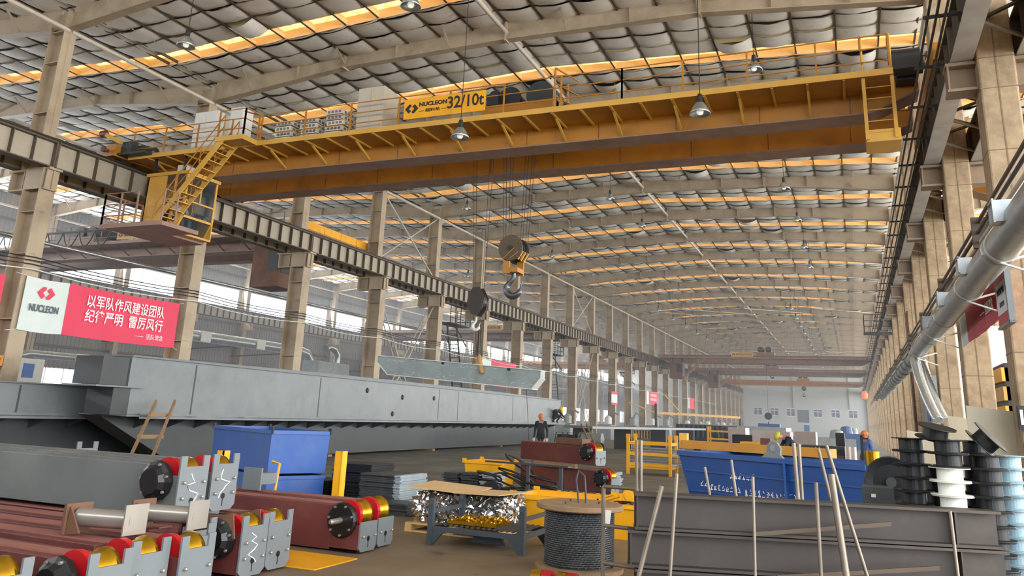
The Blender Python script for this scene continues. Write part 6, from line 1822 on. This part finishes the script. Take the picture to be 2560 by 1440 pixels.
def person(pos, rz, J, label, top, trousers, helm=None, hair=False, sleeve=True, scale=1.0, extra=None):
    """J: joint positions in a local frame (x right, y forward is -y, z up), feet at z = 0"""
    r = thing('person', label, 'person', pos, rz)
    r.scale = (scale,) * 3
    joints = {k: (*J[k], RAD[k]) for k in J}
    me = skin_mesh(joints, BONES, 'pelvis')
    me.name = 'body'
    for m in (trousers, top, M_skin, M_dark): me.materials.append(m)
    V = {k: Vector(J[k]) for k in J}
    up = {'belly', 'chest', 'sl', 'el', 'sr', 'er'}; sk = {'head0', 'head1', 'crown', 'hl', 'hr', 'neck'}; boot = {'tl', 'tr', 'al', 'ar'}
    if sleeve: up |= {'wl', 'wr'}
    for p in me.polygons:
        c = p.center; k = min(V, key=lambda q: (V[q] - c).length / (1.3 if q in ('chest', 'belly', 'pelvis') else 1.0))
        if k in ('el', 'er', 'wl', 'wr') and not sleeve and k[0] == 'w': p.material_index = 2
        else: p.material_index = 1 if k in up else 2 if k in sk else 3 if k in ('tl', 'tr') else 0
    b = bpy.data.objects.new('body', me); COL.objects.link(b); b.parent = r
    # face
    h0, h1, cr = V['head0'], V['head1'], V['crown']
    upv = (cr - h0).normalized(); fw = Vector(J.get('_f', (0, -1, 0))) if False else FACE[0]
    fw = (fw - upv * fw.dot(upv)).normalized(); rt = fw.cross(upv)
    n = MB(); c = h1 + fw * .095
    n.add([c + rt * .014 - upv * .035, c - rt * .014 - upv * .035, c + upv * .02, c + fw * .028 - upv * .03], [(0, 1, 3), (0, 3, 2), (1, 2, 3)])
    n.build('nose', M_skin, r, local=True)
    e = MB()
    for s in (-1, 1): e.lathe(h1 + fw * .088 + rt * s * .034 + upv * .018, [(0, -.008), (.011, -.004), (.011, .004), (0, .008)], 8, 'Z')
    e.build('eye', M_hair, r, local=True)
    MB().box(h1 + fw * .088 - upv * .055, (.045, .012, .01), Matrix((rt, fw, upv)).transposed()).build('mouth', M_oxide, r, local=True)
    e = MB()
    for s in (-1, 1): e.box(h1 + rt * s * .1, (.015, .03, .05), Matrix((rt, fw, upv)).transposed())
    e.build('ear', M_skin, r, local=True)
    # hands: palm, four fingers and a thumb
    for a, w in (('hl', 'wl'), ('hr', 'wr')):
        d = (V[a] - V[w]).normalized(); s = d.cross(Vector((0, 1, .2))).normalized(); g = d.cross(s); hm = MB()
        hm.box(V[a] + d * .02, (.075, .085, .026), Matrix((s, d, g)).transposed())
        for k, (off, ln) in enumerate(((-.028, .06), (-.01, .07), (.01, .065), (.028, .05))):
            b0 = V[a] + d * .055 + s * off; hm.tube([b0, b0 + d * ln * .5 + g * .006, b0 + d * ln * .9 + g * .03], [.009, .0085, .007], 6)
        b0 = V[a] + s * -.036; hm.tube([b0, b0 + d * .03 - s * .022, b0 + d * .055 - s * .026 + g * .012], [.01, .009, .008], 6)
        hm.build('hand', M_skin if not (extra == 'gloves') else M_white, r, local=True)
    if hair:
        hm = MB(); Rm = Matrix((rt, fw, upv)).transposed()
        vs = []; fs = []
        for i in range(7):
            th = i / 6 * PI * .55
            for k in range(14):
                ph = k / 14 * 2 * PI; v = Rm @ Vector((.108 * math.sin(th) * math.cos(ph), .112 * math.sin(th) * math.sin(ph) - .012, .115 * math.cos(th)))
                vs.append(h1 + v + upv * .022)
        for i in range(6):
            for k in range(14): fs.append((i * 14 + k, i * 14 + (k + 1) % 14, (i + 1) * 14 + (k + 1) % 14, (i + 1) * 14 + k))
        hm.add(vs, fs, True).build('hair', M_hair, r, local=True)
    if helm:
        Rm = Matrix((rt, fw, upv)).transposed(); hm = MB(); vs = []; fs = []
        for i in range(8):
            th = i / 7 * PI * .5
            for k in range(18):
                ph = k / 18 * 2 * PI; v = Rm @ Vector((.125 * math.sin(th) * math.cos(ph), .145 * math.sin(th) * math.sin(ph), .13 * math.cos(th)))
                vs.append(h1 + v + upv * .03)
        for i in range(7):
            for k in range(18): fs.append((i * 18 + k, i * 18 + (k + 1) % 18, (i + 1) * 18 + (k + 1) % 18, (i + 1) * 18 + k))
        hm.add(vs, fs, True); hm.box(h1 + fw * .15 + upv * .03, (.2, .09, .012), Rm)
        hm.build('helmet', helm, r, local=True)
    return r
FACE = [Vector((0, -1, 0))]
STAND = dict(pelvis=(0, 0, .95), belly=(0, 0, 1.1), chest=(0, 0, 1.32), neck=(0, -.01, 1.47), head0=(0, -.03, 1.53), head1=(0, -.04, 1.6), crown=(0, -.03, 1.69),
    sl=(-.19, 0, 1.4), el=(-.24, .02, 1.12), wl=(-.25, -.06, .88), hl=(-.25, -.08, .8), sr=(.19, 0, 1.4), er=(.25, .02, 1.12), wr=(.27, -.05, .88), hr=(.27, -.07, .8),
    pl=(-.1, 0, .88), kl=(-.11, -.02, .48), al=(-.12, .02, .08), tl=(-.13, -.14, .04), pr=(.1, 0, .88), kr=(.12, -.05, .48), ar=(.13, 0, .08), tr=(.14, -.16, .04))
pw = P(1350, 1150, Z=0)
FACE[0] = Vector((.15, -1, .05))
person(pw, .15, STAND, 'person in a dark jacket and orange helmet standing before the long grey girder', M_jacket, M_trouser, helm=M_helmo, extra='gloves')
SQ = dict(pelvis=(0, .12, .26), belly=(0, .06, .42), chest=(.0, -.12, .62), neck=(.02, -.26, .7), head0=(.03, -.32, .7), head1=(.04, -.38, .7), crown=(.05, -.42, .77),
    sl=(-.18, -.14, .64), el=(-.22, -.38, .45), wl=(-.1, -.58, .3), hl=(-.06, -.65, .26), sr=(.18, -.14, .64), er=(.24, -.36, .44), wr=(.12, -.58, .28), hr=(.08, -.65, .24),
    pl=(-.1, .08, .26), kl=(-.2, -.32, .46), al=(-.16, -.02, .08), tl=(-.16, -.16, .04), pr=(.1, .08, .26), kr=(.2, -.32, .46), ar=(.16, -.02, .08), tr=(.16, -.16, .04))
FACE[0] = Vector((.1, -.55, -.8))
pz = P(1402, 1059, Y=47.3)
person((gx(47.3) + .55 - .5, 47.6, 1.27), 1.25, SQ, 'person in navy with a yellow helmet crouching at the far end of the grey girder', M_navy, M_navy, helm=M_helmy, scale=1.15)
BEND = dict(STAND); BEND.update(belly=(0, -.05, 1.08), chest=(0, -.25, 1.24), neck=(0, -.4, 1.32), head0=(0, -.46, 1.33), head1=(0, -.52, 1.33), crown=(0, -.58, 1.38),
    sl=(-.19, -.27, 1.28), el=(-.23, -.4, 1.02), wl=(-.18, -.52, .84), hl=(-.16, -.58, .79), sr=(.19, -.27, 1.28), er=(.23, -.4, 1.02), wr=(.18, -.54, .84), hr=(.16, -.6, .79))
FACE[0] = Vector((0, -.5, -.85))
pb = P(1972, 1085, Y=27.5)
person((pb.x + .2, pb.y, 0), -1.2, BEND, 'person in dark blue with a lime helmet bending over behind the blue skip', M_navy, mat('denim', (70, 78, 112), .8), helm=M_helmg)
FACE[0] = Vector((.3, -1, -.2))
pr = P(2164, 1084, Y=28.0)
person((pr.x, pr.y, 0), -.9, STAND, 'person in blue overalls with an orange helmet near the right columns', mat('blue_overall', (84, 112, 176), .8, var=.1), mat('blue_overall_leg', (70, 96, 156), .8), helm=M_helmo, scale=.93)
SIT = dict(pelvis=(0, .1, .5), belly=(0, .1, .66), chest=(0, .08, .88), neck=(0, .05, 1.03), head0=(0, .03, 1.08), head1=(0, .02, 1.15), crown=(0, .03, 1.24),
    sl=(-.18, .08, .97), el=(-.24, -.02, .72), wl=(-.22, -.26, .68), hl=(-.21, -.34, .7), sr=(.18, .08, .97), er=(.24, -.02, .72), wr=(.22, -.26, .68), hr=(.21, -.34, .7),
    pl=(-.1, .05, .48), kl=(-.12, -.36, .5), al=(-.12, -.34, .1), tl=(-.12, -.48, .06), pr=(.1, .05, .48), kr=(.12, -.36, .5), ar=(.12, -.34, .1), tr=(.12, -.48, .06))
FACE[0] = Vector((0, -1, -.1))
person((-18.72, 17.7, 6.46), PI / 2 - .2, SIT, 'person in a white shirt seated in the yellow crane cab', M_shirt, mat('grey_trousers', (120, 124, 132), .8), hair=True)

# ---------------------------------------------------------------- welding haze filling the halls
hz = bpy.data.materials.new('welding_haze'); hz.use_nodes = True
_n = hz.node_tree; _n.nodes.remove(_n.nodes['Principled BSDF'])
_v = _n.nodes.new('ShaderNodeVolumeScatter'); _v.inputs['Color'].default_value = (.86, .92, 1, 1); _v.inputs['Density'].default_value = HAZE
_n.links.new(_v.outputs[0], _n.nodes['Material Output'].inputs['Volume'])
hzo = MB().bb(-21.0, 2.0, 20.5, Y_END - .5, .02, 13.0).build('haze', hz)
tag(hzo, 'thin haze filling the far part of the main hall', 'haze', kind='stuff')
hz2 = hz.copy(); hz2.node_tree.nodes['Volume Scatter'].inputs['Density'].default_value = HAZE_LEFT
hz2.node_tree.nodes['Volume Scatter'].inputs['Color'].default_value = (.8, .87, 1, 1)
hzo = MB().bb(-45.2, -22.3, 9.0, Y_END - .5, .02, 12.9).build('haze', hz2)
tag(hzo, 'bluish welding haze filling the left bay in front of its windows', 'haze', kind='stuff')
